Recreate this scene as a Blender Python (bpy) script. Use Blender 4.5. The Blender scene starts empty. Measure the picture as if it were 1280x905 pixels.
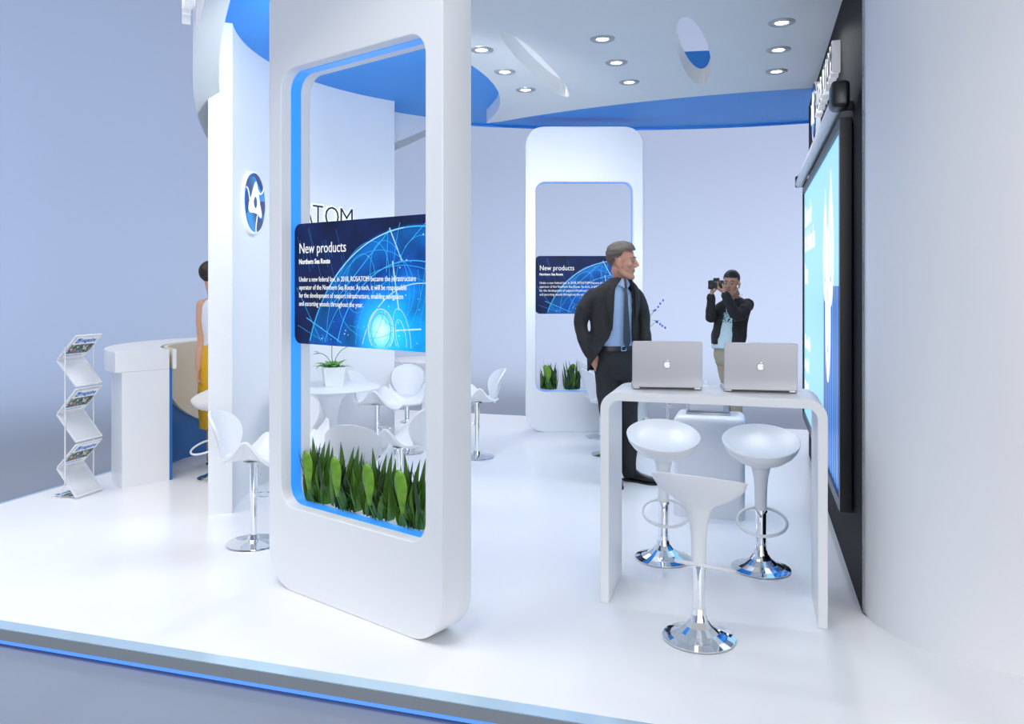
import bpy, bmesh, math, random
from math import sin, cos, pi, radians, atan2, sqrt, hypot
from mathutils import Vector, Matrix, noise

random.seed(7)
SC = bpy.context.scene
COL = SC.collection
H = 1.5          # eye height above the platform
F = 990.0        # focal length in pixels of the 1280 wide frame
HY = 357.5       # horizon row

def P(px, d, z=0.0):
    return Vector(((px - 640) / F * d, d, z))
def J(px, py, d):
    return Vector(((px - 640) / F * d, d, H - (py - HY) / F * d))
GA = -atan2(.29, .957)
def G(u, v, z=0.0):
    c, s = cos(GA), sin(GA)
    return Vector((u * c - v * s, u * s + v * c, z))

# ---------------------------------------------------------------- materials
def _bsdf(name):
    m = bpy.data.materials.new(name); m.use_nodes = True
    return m, m.node_tree, m.node_tree.nodes['Principled BSDF']
def mat(name, col, rough=.5, metal=0., emit=None, es=0., coat=0., spec=.5, var=0., vscale=8., bump=0., bscale=60., alpha=1., trans=0.):
    m, nt, b = _bsdf(name)
    b.inputs['Base Color'].default_value = (*col, 1)
    b.inputs['Roughness'].default_value = rough
    b.inputs['Metallic'].default_value = metal
    b.inputs['Coat Weight'].default_value = coat
    b.inputs['Specular IOR Level'].default_value = spec
    b.inputs['Alpha'].default_value = alpha
    b.inputs['Transmission Weight'].default_value = trans
    if emit:
        b.inputs['Emission Color'].default_value = (*emit, 1)
        b.inputs['Emission Strength'].default_value = es
    if var or bump:
        tc = nt.nodes.new('ShaderNodeTexCoord')
    if var:
        n = nt.nodes.new('ShaderNodeTexNoise'); n.inputs['Scale'].default_value = vscale; n.inputs['Detail'].default_value = 4
        nt.links.new(tc.outputs['Object'], n.inputs['Vector'])
        mx = nt.nodes.new('ShaderNodeMix'); mx.data_type = 'RGBA'
        mx.inputs['A'].default_value = (*[max(0, c * (1 - var)) for c in col], 1)
        mx.inputs['B'].default_value = (*[min(1, c * (1 + var)) for c in col], 1)
        nt.links.new(n.outputs['Fac'], mx.inputs['Factor'])
        nt.links.new(mx.outputs['Result'], b.inputs['Base Color'])
    if bump:
        n2 = nt.nodes.new('ShaderNodeTexNoise'); n2.inputs['Scale'].default_value = bscale; n2.inputs['Detail'].default_value = 3
        nt.links.new(tc.outputs['Object'], n2.inputs['Vector'])
        bp = nt.nodes.new('ShaderNodeBump'); bp.inputs['Strength'].default_value = bump; bp.inputs['Distance'].default_value = .004
        nt.links.new(n2.outputs['Fac'], bp.inputs['Height'])
        nt.links.new(bp.outputs['Normal'], b.inputs['Normal'])
    return m

M = {}
M['white'] = mat('white_lacquer', (.79, .805, .825), .32, var=.012, vscale=3)
M['wallwhite'] = mat('white_panel', (.80, .815, .835), .45, var=.012, vscale=3)
M['floor'] = mat('white_floor', (.86, .875, .90), .22, var=.012, vscale=1.2)
M['ceil'] = mat('ceiling_paint', (.74, .77, .80), .6, var=.03, vscale=2.5)
M['blue'] = mat('blue_paint', (.034, .30, .82), .5, var=.02, vscale=2)
M['bluestripe'] = mat('blue_band_acrylic', (.035, .28, .95), .3, emit=(.05, .33, 1.), es=.45)
M['deepblue'] = mat('deep_blue_laminate', (.02, .14, .42), .35)
M['cream'] = mat('apron_warm_bounce', (.74, .68, .56), .45, var=.02)  # warm bounce off the yellow skirt is put into this colour
M['black'] = mat('black_gloss_panel', (.003, .003, .004), .6, spec=.08)
M['blackplastic'] = mat('black_plastic', (.012, .013, .016), .35)
M['chrome'] = mat('chrome', (.86, .88, .90), .05, 1.0)
M['alu'] = mat('brushed_aluminium', (.46, .47, .50), .38, .75, bump=.05, bscale=300)
M['lip'] = mat('platform_edge_trim', (.62, .82, .95), .18, .55)
M['ringunder'] = mat('ring_underside_shade_grey', (.46, .50, .53), .6)  # darker than the ceiling paint: shade is put into the colour
M['edge'] = mat('platform_side', (.27, .30, .32), .55)
M['led'] = mat('blue_led_strip', (.08, .3, .9), .4, emit=(.11, .29, .85), es=.8)
M['hall'] = mat('hall_backdrop', (.243, .285, .370), .9, var=.02, vscale=.15)
M['lamp'] = mat('lamp_glow', (1, 1, 1), .3, emit=(1, .98, .95), es=9.)
M['slotglow'] = mat('ceiling_slot_added_glow', (.85, .87, .9), .5, emit=(.95, .97, 1), es=.32)  # glow added so the closed slot looks bright white
M['lamprim'] = mat('lamp_trim_ring', (.42, .44, .47), .35, .6)
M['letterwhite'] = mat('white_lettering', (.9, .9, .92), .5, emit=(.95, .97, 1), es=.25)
M['inkblack'] = mat('black_lettering', (.006, .006, .008), .5)
M['green'] = mat('leaf_green', (.070, .180, .016), .42, var=.55, vscale=14)
M['greenbright'] = mat('broad_leaf_green', (.13, .30, .018), .4, var=.75, vscale=22)
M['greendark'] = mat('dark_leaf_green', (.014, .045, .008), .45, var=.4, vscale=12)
M['orchidleaf'] = mat('orchid_leaf', (.12, .36, .04), .35, var=.35, vscale=20)
M['petal'] = mat('blue_petal', (.05, .16, .55), .5, var=.4, vscale=40)
M['stem'] = mat('plant_stem', (.10, .22, .04), .5)
M['soil'] = mat('planter_soil', (.03, .022, .012), .9)
M['pot'] = mat('white_ceramic', (.8, .83, .84), .25)
M['suit'] = mat('charcoal_suit_cloth', (.017, .017, .019), .85, var=.35, vscale=60, bump=.5, bscale=26)
M['trouser'] = mat('charcoal_trouser_cloth', (.018, .0185, .022), .85, var=.3, vscale=60, bump=.5, bscale=20)
M['shirt'] = mat('light_blue_shirt', (.33, .45, .68), .7, var=.1, vscale=25, bump=.4, bscale=22)
M['tie'] = mat('dark_blue_tie', (.030, .042, .064), .5, var=.2, vscale=90)
M['belt'] = mat('black_leather', (.012, .012, .014), .35, bump=.3, bscale=60)
M['shoe'] = mat('black_shoe_leather', (.013, .013, .015), .28, bump=.4, bscale=45)
M['sole'] = mat('shoe_sole', (.02, .016, .014), .7)
M['skin'] = mat('skin', (.47, .225, .15), .5, var=.08, vscale=30)
M['skin2'] = mat('tan_skin', (.47, .26, .17), .5, var=.08, vscale=30)
M['skin3'] = mat('warm_skin', (.58, .33, .22), .5, var=.08, vscale=20)
M['lips'] = mat('lips', (.36, .15, .12), .4)
M['eyewhite'] = mat('eye_white', (.26, .26, .27), .5)
M['iris'] = mat('iris', (.03, .035, .05), .2)
M['brow'] = mat('eyebrow_hair', (.07, .05, .04), .8)
M['hairgrey'] = mat('grey_brown_hair', (.085, .067, .055), .65, var=.6, vscale=45, bump=1., bscale=90)
M['hairblack'] = mat('black_hair', (.008, .008, .010), .55, var=.4, vscale=80, bump=.7, bscale=120)
M['hairbrown'] = mat('dark_brown_hair', (.018, .010, .008), .5, var=.4, vscale=70, bump=.7, bscale=90)
M['bomber'] = mat('dark_bomber_cloth', (.013, .013, .015), .8, var=.35, vscale=30, bump=.7, bscale=16)
M['khaki'] = mat('khaki_cloth', (.40, .35, .26), .8, var=.15, vscale=18, bump=.5, bscale=16)
M['yellow'] = mat('yellow_skirt_cloth', (.72, .42, .02), .8, var=.12, vscale=9, bump=.4, bscale=14)
M['top'] = mat('white_sleeveless_top', (.72, .76, .84), .8)
M['redshoe'] = mat('dark_red_shoe', (.06, .012, .012), .5)
M['acrylic'] = mat('frosted_acrylic', (.80, .82, .85), .25, alpha=.62)
M['rackmetal'] = mat('light_grey_powder_coat', (.70, .71, .74), .35)
M['silver'] = mat('silver_metal', (.50, .53, .58), .3, .8)
M['darkgroove'] = mat('dark_vent', (.02, .03, .05), .4)
M['dial'] = mat('pale_blue_plastic', (.45, .66, .90), .4)
M['buckle'] = mat('steel_buckle', (.7, .7, .72), .2, 1.)

def tshirt_mat():
    m, nt, b = _bsdf('printed_tshirt_cloth')
    tc = nt.nodes.new('ShaderNodeTexCoord'); n = nt.nodes.new('ShaderNodeTexNoise')
    n.inputs['Scale'].default_value = 22; n.inputs['Detail'].default_value = 2
    nt.links.new(tc.outputs['Object'], n.inputs['Vector'])
    cr = nt.nodes.new('ShaderNodeValToRGB'); e = cr.color_ramp.elements; cr.color_ramp.interpolation = 'CONSTANT'
    e[0].position = 0; e[0].color = (.02, .03, .05, 1)
    e[1].position = .43; e[1].color = (.55, .70, .74, 1)
    x = e.new(.56); x.color = (.04, .36, .30, 1)
    x = e.new(.62); x.color = (.60, .74, .78, 1)
    nt.links.new(n.outputs['Fac'], cr.inputs['Fac'])
    # the print only covers the chest
    sp = nt.nodes.new('ShaderNodeSeparateXYZ'); nt.links.new(tc.outputs['Object'], sp.inputs[0])
    ab = nt.nodes.new('ShaderNodeMath'); ab.operation = 'GREATER_THAN'; ab.inputs[1].default_value = 1.12
    nt.links.new(sp.outputs['Z'], ab.inputs[0])
    mx = nt.nodes.new('ShaderNodeMix'); mx.data_type = 'RGBA'
    mx.inputs['A'].default_value = (.55, .70, .76, 1)
    nt.links.new(ab.outputs[0], mx.inputs['Factor']); nt.links.new(cr.outputs['Color'], mx.inputs['B'])
    nt.links.new(mx.outputs['Result'], b.inputs['Base Color']); b.inputs['Roughness'].default_value = .8
    return m
M['tshirt'] = tshirt_mat()

# ---------------------------------------------------------------- object helpers
def tag(o, label=None, cat=None, group=None, kind=None):
    if label: o['label'] = label
    if cat: o['category'] = cat
    if group: o['group'] = group
    if kind: o['kind'] = kind
    return o
def thing(name, label, cat, loc=(0, 0, 0), rz=0., group=None):
    o = bpy.data.objects.new(name, None); COL.objects.link(o)
    o.empty_display_size = .1
    o.location = loc; o.rotation_euler = (0, 0, rz)
    return tag(o, label, cat, group)
def link(name, me, m, parent=None, loc=None, rot=None, mtx=None):
    o = bpy.data.objects.new(name, me); COL.objects.link(o)
    if m is not None and not me.materials:
        for k in (m if isinstance(m, (list, tuple)) else [m]): me.materials.append(k)
    if parent: o.parent = parent
    if mtx is not None: o.matrix_local = mtx
    if loc is not None: o.location = loc
    if rot is not None: o.rotation_euler = rot
    return o
def fin(bm, name='m', smooth=True, angle=38):
    bmesh.ops.recalc_face_normals(bm, faces=bm.faces)
    me = bpy.data.meshes.new(name); bm.to_mesh(me); bm.free()
    if smooth:
        for p in me.polygons: p.use_smooth = True
        me.set_sharp_from_angle(angle=radians(angle))
    return me
def evalmesh(o):
    """the modified mesh of a temporary object; the object is removed"""
    dg = bpy.context.evaluated_depsgraph_get(); dg.update()
    me = bpy.data.meshes.new_from_object(o.evaluated_get(dg))
    d = o.data; bpy.data.objects.remove(o)
    return me
def copy_tree(o, parent=None):
    c = o.copy(); COL.objects.link(c)
    if parent is not None: c.parent = parent
    for ch in [x for x in COL.objects if x.parent == o]: copy_tree(ch, c)
    return c

def box(bm, cx, cy, cz, sx, sy, sz, mtx=None, mi=0):
    r = bmesh.ops.create_cube(bm, size=1)
    vs = r['verts']
    for v in vs:
        v.co = Vector((cx + v.co.x * sx, cy + v.co.y * sy, cz + v.co.z * sz))
        if mtx is not None: v.co = mtx @ v.co
    for f in {f for v in vs for f in v.link_faces}: f.material_index = mi
    return vs
def bevel_all(bm, w, seg=2):
    bmesh.ops.bevel(bm, geom=list(bm.edges), offset=w, segments=seg, profile=.5, affect='EDGES', clamp_overlap=True)
def boxmesh(sx, sy, sz, bev=0., seg=2, cz=None):
    bm = bmesh.new(); box(bm, 0, 0, sz / 2 if cz is None else cz, sx, sy, sz)
    if bev: bevel_all(bm, bev, seg)
    return fin(bm)
def lathe(prof, seg=48, close=False):
    bm = bmesh.new(); rings = []
    for r, z in prof:
        if r < 1e-6: rings.append([bm.verts.new((0, 0, z))])
        else: rings.append([bm.verts.new((r * cos(2 * pi * k / seg), r * sin(2 * pi * k / seg), z)) for k in range(seg)])
    for a, b in zip(rings, rings[1:]):
        for k in range(seg):
            k2 = (k + 1) % seg
            if len(a) == 1 and len(b) == 1: continue
            if len(a) == 1: bm.faces.new((a[0], b[k], b[k2]))
            elif len(b) == 1: bm.faces.new((a[k], a[k2], b[0]))
            else: bm.faces.new((a[k], a[k2], b[k2], b[k]))
    return bm
def frame_of(t):
    t = t.normalized(); up = Vector((0, 0, 1)) if abs(t.z) < .95 else Vector((0, 1, 0))
    a = t.cross(up).normalized(); return a, a.cross(t).normalized()
def tube(bm, pts, rad, seg=12, cap=True, closed=False, flat=1., side=None):
    """tube through pts; rad a number or list; flat squashes one axis; side = preferred first cross axis"""
    pts = [Vector(p) for p in pts]; n = len(pts); rings = []
    prev = None
    for i, p in enumerate(pts):
        if closed: t = pts[(i + 1) % n] - pts[i - 1]
        else: t = pts[min(i + 1, n - 1)] - pts[max(i - 1, 0)]
        t.normalize()
        if side is not None:
            a = (Vector(side) - t * t.dot(Vector(side))).normalized(); b = a.cross(t)
        elif prev is None: a, b = frame_of(t)
        else:
            a = (prev - t * t.dot(prev)).normalized(); b = a.cross(t)
        prev = a
        r = rad[i] if isinstance(rad, (list, tuple)) else rad
        ra, rb = r if isinstance(r, (list, tuple)) else (r, r * flat)
        rings.append([bm.verts.new(p + a * ra * cos(2 * pi * k / seg) + b * rb * sin(2 * pi * k / seg)) for k in range(seg)])
    m = n if closed else n - 1
    for i in range(m):
        A, B = rings[i], rings[(i + 1) % n]
        for k in range(seg): bm.faces.new((A[k], A[(k + 1) % seg], B[(k + 1) % seg], B[k]))
    if cap and not closed:
        bm.faces.new(rings[0][::-1]); bm.faces.new(rings[-1])
    return rings
def flatmesh(loops, depth, bev=0., res=2):
    """2D outlines (with holes) in local XY, extruded along Z from 0 to depth"""
    cu = bpy.data.curves.new('c', 'CURVE'); cu.dimensions = '2D'; cu.fill_mode = 'BOTH'
    for lp in loops:
        s = cu.splines.new('POLY'); s.points.add(len(lp) - 1)
        for q, (x, y) in zip(s.points, lp): q.co = (x, y, 0, 1)
        s.use_cyclic_u = True
    cu.extrude = max(depth / 2 - bev, 1e-5)
    if bev: cu.bevel_depth = bev; cu.offset = -bev; cu.bevel_resolution = res
    o = bpy.data.objects.new('c', cu); COL.objects.link(o)
    me = evalmesh(o)
    for v in me.vertices: v.co.z += depth / 2
    me.set_sharp_from_angle(angle=radians(35))
    for p in me.polygons: p.use_smooth = True
    me.materials.clear()
    return me
def rrect(x0, y0, x1, y1, r, n=10):
    pts = []
    for cx, cy, a0 in ((x1 - r, y1 - r, 0), (x0 + r, y1 - r, 90), (x0 + r, y0 + r, 180), (x1 - r, y0 + r, 270)):
        for k in range(n + 1):
            a = radians(a0 + 90 * k / n); pts.append((cx + r * cos(a), cy + r * sin(a)))
    return pts
def arcpts(cx, cy, r, a0, a1, n):
    return [(cx + r * cos(radians(a0 + (a1 - a0) * k / n)), cy + r * sin(radians(a0 + (a1 - a0) * k / n))) for k in range(n + 1)]
def textmesh(s, size, depth=.002, sx=1., align='LEFT', bold=0.):
    cu = bpy.data.curves.new('t', 'FONT'); cu.body = s; cu.size = size; cu.extrude = depth / 2; cu.align_x = align
    cu.offset = bold; cu.resolution_u = 3
    o = bpy.data.objects.new('t', cu); COL.objects.link(o)
    me = evalmesh(o)
    for v in me.vertices: v.co.x *= sx; v.co.z += depth / 2
    me.materials.clear()
    return me
# local XY drawing plane stood upright: x right, y up, thickness towards -Y (the viewer's side)
UP = Matrix(((1, 0, 0, 0), (0, 0, -1, 0), (0, 1, 0, 0), (0, 0, 0, 1)))
def upright(x, y, z, rz=0.):
    return Matrix.Translation((x, y, z)) @ Matrix.Rotation(rz, 4, 'Z') @ UP
def joinm(meshes_mats):
    """several meshes -> one mesh with a material slot each"""
    bm = bmesh.new(); mats = []
    for me, m, mx in meshes_mats:
        if m not in mats: mats.append(m)
        n0 = len(bm.faces); v0 = len(bm.verts)
        bm.from_mesh(me)
        bm.verts.ensure_lookup_table(); bm.faces.ensure_lookup_table()
        if mx is not None:
            for v in bm.verts[v0:]: v.co = mx @ v.co
        for f in bm.faces[n0:]: f.material_index = mats.index(m)
    me = bpy.data.meshes.new('j'); bm.to_mesh(me); bm.free()
    for m in mats: me.materials.append(m)
    return me
EXPO = 0.0
WCOL = (.96, .97, 1.0); WSTR = .52
SPOTW = 23
SCREEN = 1.0
LIGHTS = []
def _wash(a, en, col=(.80, .88, 1.), zt=3.2):
    import math
    c, s = math.cos(math.radians(a)), math.sin(math.radians(a))
    LIGHTS.append(('hall_wash_fill', (0 + 7 * c, 5.5 + 7 * s, 7.5), (17 * c, 5.5 + 17 * s, 4.6 if a > 150 else 5.2), 7, 2.5, en, col, 180))  # added washers without known fixtures, brighten the backdrop wall
for _a, _e, _c in ((35, 800, (.99, .95, 1.)), (68, 770, (.98, .95, 1.)), (100, 500, (.88, .92, 1.)), (135, 570, (.74, .83, 1.)), (165, 880, (.74, .83, 1.)), (195, 940, (.74, .83, 1.))): _wash(_a, _e, _c)
LIGHTS.append(('hall_floor_fill', (3, 13.5, 7), (3, 13.6, 0), 11, 3, 400, (1., .98, .96), 150))  # added unseen light, lifts the dark foot of the backdrop
LIGHTS.append(('overhead_light', (-3.8, 2.4, 7), (-3.4, 3.6, 0), 7, 3.5, 180, (1., .99, .98), 110))
LIGHTS.append(('front_key_light', (2.0, -6.3, 1.7), (-.3, 6, 1.0), 8, 2.4, 205, (1., .985, .97), 120))
LIGHTS.append(('aisle_fill_light', (.2, -1.0, 3.0), (-.7, 7.8, 3.05), 2.4, .5, 9, (.93, .97, 1.), 70))
LIGHTS.append(('canopy_fill', (-.46, 4.10, 2.80), (.85, 8.1, 2.35), .4, .1, 7, (.93, .97, 1.), 45))  # added, hidden behind the front tower head; brightens the far tower top
LIGHTS.append(('lounge_fill', (-.78, 4.42, 2.90), (-1.9, 6.6, 2.6), .5, .12, 20, (.93, .97, 1.), 150))  # added, hidden by the front tower; brightens the upper curved wall
# ================================================================ camera, world, hall
cam = bpy.data.cameras.new('camera'); co = bpy.data.objects.new('camera', cam); COL.objects.link(co)
co.location = (0, 0, H); co.rotation_euler = (pi / 2, 0, 0)
cam.sensor_width = 36; cam.lens = 36 * F / 1280; cam.shift_y = (HY - 452.5) / 1280; cam.clip_end = 200; cam.clip_start = .05
SC.camera = co
vs = SC.view_settings
SC.display_settings.display_device = 'sRGB'
vs.view_transform = 'Standard'; vs.look = 'None'; vs.gamma = 1; vs.exposure = EXPO; vs.use_curve_mapping = False
SC.cycles.use_denoising = True
SC.cycles.max_bounces = 8; SC.cycles.diffuse_bounces = 5; SC.cycles.glossy_bounces = 5; SC.cycles.transparent_max_bounces = 8
SC.cycles.sample_clamp_indirect = 6
SC.cycles.caustics_reflective = False; SC.cycles.caustics_refractive = False

w = bpy.data.worlds.new('world'); SC.world = w; w.use_nodes = True
bg = w.node_tree.nodes['Background']; bg.inputs[0].default_value = (*WCOL, 1); bg.inputs[1].default_value = WSTR

ZH = -.085      # hall floor below the platform
# hall shell: floor disc, large cove and curved wall, one lathe surface around the stand
prof = [(.001, ZH)] + [(r, ZH) for r in (3, 6, 8.5)]
RW, CR = 17., 8.5
prof += [(RW - CR + CR * sin(radians(a)), ZH + CR - CR * cos(radians(a))) for a in range(6, 91, 6)]
prof += [(RW, ZH + CR + .8)]
bm = lathe(prof, 96)
hall = link('wall_back', fin(bm, angle=80), M['hall'], loc=(0, 5.5, 0)); hall['kind'] = 'structure'

def area(name, loc, target, sx, sy, energy, col=(1, 1, 1), spread=180.):
    l = bpy.data.lights.new(name, 'AREA'); l.shape = 'RECTANGLE'; l.size = sx; l.size_y = sy; l.energy = energy; l.color = col
    l.spread = radians(spread)
    o = bpy.data.objects.new(name, l); COL.objects.link(o); o.location = loc
    d = Vector(target) - Vector(loc); o.rotation_euler = d.to_track_quat('-Z', 'Y').to_euler()
    return o
for _l in LIGHTS: area(*_l)

# ================================================================ platform
U0, V0, V1, U1 = -4.972, 2.67, 8.82, 5.0
def gbox(name, u0, u1, v0, v1, z0, z1, m, bev=0., kind='structure', parent=None):
    bm = bmesh.new(); box(bm, (u0 + u1) / 2, (v0 + v1) / 2, (z0 + z1) / 2, u1 - u0, v1 - v0, z1 - z0)
    if bev: bevel_all(bm, bev, 2)
    o = link(name, fin(bm), m, parent, rot=None if parent else (0, 0, GA))
    if kind: o['kind'] = kind
    return o
gbox('floor', U0 + .03, U1, V0 + .066, V1 - .02, -.05, 0, M['floor'])
# metallic trim around the edge: front, left
gbox('trim_1', U0, U1, V0, V0 + .066, -.004, .0005, M['lip'])
gbox('trim_2', U0, U0 + .03, V0 + .066, V1, -.004, .0005, M['lip'])
bm = bmesh.new()
box(bm, (U0 + U1) / 2, V0 + .03, -.028, U1 - U0, .06, .046)
box(bm, U0 + .015, (V0 + V1) / 2 + .03, -.028, .03, V1 - V0 - .06, .046)
o = link('trim_3', fin(bm), M['edge'], rot=(0, 0, GA)); o['kind'] = 'structure'
bm = bmesh.new()
box(bm, (U0 + U1) / 2, V0 + .022, -.062, U1 - U0 - .03, .02, .022)
box(bm, U0 + .03, (V0 + V1) / 2, -.062, .02, V1 - V0 - .06, .022)
o = link('trim_4', fin(bm), M['led'], rot=(0, 0, GA)); o['kind'] = 'structure'
gbox('floor.001', U0 + .06, U1 - .05, V0 + .06, V1 - .05, ZH, -.05, M['blackplastic'])

# ================================================================ ceiling
ZG, ZB = 3.10, 3.232
def ell(cu, cv, a, b, rot, n=40):
    return [tuple((Vector((cu, cv)) + Matrix.Rotation(rot, 2) @ Vector((a * cos(2 * pi * k / n), b * sin(2 * pi * k / n))))[:]) for k in range(n)]
E2A = pi / 2 + GA
holes = [ell(.204, 5.84, .90, .088, E2A), ell(1.27, 5.51, .84, .105, E2A)]
# grey slab: concave arc of the lounge opening on the left, far edge arc, right and front outside the frame
arcL = [(-3.1 + 3.0 * cos(radians(a)), 6.8 + 3.0 * sin(radians(a))) for a in range(-86, 19, 4)]
tip = (-.25, 7.78)
far = []
cF = G(.15, 6.82 + 6.2)
for k in range(0, 25):
    u = -2.35 + k * (3.1 / 24)
    v = 6.82 + 6.2 - sqrt(max(0, 6.2 ** 2 - (u - .15) ** 2)); p = G(u, v); far.append((p.x, p.y))
out = [q for q in arcL if q[1] < 7.6] + [tip] + far
for u, v in ((.9, 6.85), (2.2, 6.9), (2.2, 2.95), (-1.0, 2.95), (-2.6, 3.05)):
    p = G(u, v); out.append((p.x, p.y))
me = flatmesh([out] + holes, ZB - ZG)
# inner faces of the openings and the slab edge are white, the underside grey
me.materials.append(M['ceil']); me.materials.append(M['white'])
for p in me.polygons:
    if abs(p.normal.z) < .5: p.material_index = 1; p.use_smooth = False
cl = link('ceiling', me, None, loc=(0, 0, ZG)); cl['kind'] = 'structure'

o = link('ceiling.002', flatmesh([ell(.204, 5.84, .93, .118, E2A)], .02), M['slotglow'], loc=(0, 0, ZB + .001)); o['kind'] = 'structure'  # added cap closing one slot, glows with no lamp behind it
# blue canopy: lounge disc plus the far crescent
RC, RR, RCX, RCY = 2.81, .15, .64, 5.93
bl = [(RCX + 2.72 * cos(radians(a)), RCY + 2.72 * sin(radians(a))) for a in range(226, 124, -4)]
BCX, BCY, BR = 1.15, 3.24, 5.45
outer = []
for k in range(0, 33):
    a = radians(112 - k * (112 - 57) / 32); outer.append((BCX + BR * cos(a), BCY + BR * sin(a)))
inner_far = []
for k in range(0, 30):
    u = .9 - k * (3.1 / 29)
    v = 6.82 + 6.2 - sqrt(max(0, 6.2 ** 2 - (u - .15) ** 2)) - .12; p = G(u, v); inner_far.append((p.x, p.y))
p1, p2 = G(2.2, 7.6), G(2.2, 6.75)
back_in = [(-3.1 + 3.08 * cos(radians(a)), 6.8 + 3.08 * sin(radians(a))) for a in range(14, -67, -4)]
loop = bl + outer + [(p1.x, p1.y), (p2.x, p2.y)] + inner_far[:-1] + back_in
me = flatmesh([loop], .05)
o = link('ceiling.001', me, M['blue'], loc=(0, 0, ZB)); o['kind'] = 'structure'
# thin lip under its far edge and tall blue parapet above it
def band(cx, cy, r0, r1, a0, a1, z0, z1, n=48):
    """ring sector; z0/z1 may be functions of angle (deg) and radius"""
    bm = bmesh.new(); prev = None
    f0 = z0 if callable(z0) else (lambda a, r: z0); f1 = z1 if callable(z1) else (lambda a, r: z1)
    for k in range(n + 1):
        a = a0 + (a1 - a0) * k / n; c, s = cos(radians(a)), sin(radians(a))
        q = [bm.verts.new((cx + r * c, cy + r * s, f(a, r))) for r, f in ((r0, f0), (r1, f0), (r1, f1), (r0, f1))]
        if prev:
            for i in range(4): bm.faces.new((prev[i], prev[(i + 1) % 4], q[(i + 1) % 4], q[i]))
        else: bm.faces.new(q[::-1])
        prev = q
    bm.faces.new(prev)
    return fin(bm, angle=30)
o = link('trim_5', band(BCX, BCY, BR - .02, BR + .01, 57, 113, ZB - .022, ZB), M['blue']); o['kind'] = 'structure'
o = link('trim_6', band(BCX, BCY, BR + .01, BR + .05, 57, 113, ZB + .05, 4.06), M['blue']); o['kind'] = 'structure'
# white ring fascia with a steep slanted lower rim
def ringz(a, r):
    return min(3.9, 4.57 - 2.138 * (r / RC) * cos(radians(a - 168.5)))
def ringz_in(a, r): return ringz(a, r)
me = band(RCX, RCY, RC - RR, RC, 118, 226, ringz, 3.95, 90)
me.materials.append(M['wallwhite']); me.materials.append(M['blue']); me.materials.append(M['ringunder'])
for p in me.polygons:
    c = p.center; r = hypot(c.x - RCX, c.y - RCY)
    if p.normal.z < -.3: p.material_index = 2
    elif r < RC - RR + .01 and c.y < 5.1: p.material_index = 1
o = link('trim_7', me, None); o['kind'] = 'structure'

# sign letters standing on the outside of the ring, seen nearly edge-on
sg = thing('ring_sign', 'white block letters standing edge-on on the outside of the curved white ring, top left', 'sign', (RCX, RCY, 3.1))
for i, ch in enumerate('ROSATOM'):
    a = radians(229 - i * 4.4); r = RC + .012
    me = textmesh(ch, .34, .05, align='CENTER')
    link('letter', me, M['letterwhite'], sg, mtx=Matrix.Translation((r * cos(a), r * sin(a), 0.03)) @ Matrix.Rotation(a + pi / 2, 4, 'Z') @ UP)

# ================================================================ curved wall with emblem
C1 = (.22, 5.75)
o = link('wall_left', band(C1[0], C1[1], 2.13, 2.28, 128.3, 194.4, 0, ZB, 60), M['wallwhite']); o['kind'] = 'structure'

M['emblem_mid'] = None
def emblem_mat():
    m, nt, b = _bsdf('emblem_blue')
    tc = nt.nodes.new('ShaderNodeTexCoord'); g = nt.nodes.new('ShaderNodeTexWave'); g.wave_type = 'BANDS'; g.bands_direction = 'DIAGONAL'
    g.inputs['Scale'].default_value = 1.6; g.inputs['Distortion'].default_value = 2.
    nt.links.new(tc.outputs['Object'], g.inputs['Vector'])
    cr = nt.nodes.new('ShaderNodeValToRGB'); e = cr.color_ramp.elements
    e[0].color = (.004, .045, .19, 1); e[1].color = (.02, .30, .66, 1)
    nt.links.new(g.outputs['Fac'], cr.inputs['Fac']); nt.links.new(cr.outputs['Color'], b.inputs['Base Color'])
    b.inputs['Roughness'].default_value = .35
    return m
M['emblem'] = emblem_mat()
M['emblemdark'] = mat('emblem_dark_blue', (.006, .03, .17), .35)
def spline(pts, n=8, closed=True):
    out = []; m = len(pts)
    rng = range(m if closed else m - 1)
    for i in rng:
        g = lambda j: Vector(pts[j % m] if closed else pts[max(0, min(m - 1, j))])
        p0, p1, p2, p3 = g(i - 1), g(i), g(i + 1), g(i + 2)
        for k in range(n):
            t = k / n
            out.append(tuple(.5 * ((2 * p1) + (-p0 + p2) * t + (2 * p0 - 5 * p1 + 4 * p2 - p3) * t * t + (-p0 + 3 * p1 - 3 * p2 + p3) * t ** 3)))
    if not closed: out.append(tuple(pts[-1]))
    return out
def ribbon(pts, w):
    a, b = [], []
    for i, p in enumerate(pts):
        q, r = Vector(pts[max(0, i - 1)]), Vector(pts[min(len(pts) - 1, i + 1)])
        t = (r - q).normalized(); n = Vector((-t.y, t.x)) * w / 2
        a.append(tuple(Vector(p) + n)); b.append(tuple(Vector(p) - n))
    return a + b[::-1]
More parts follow.
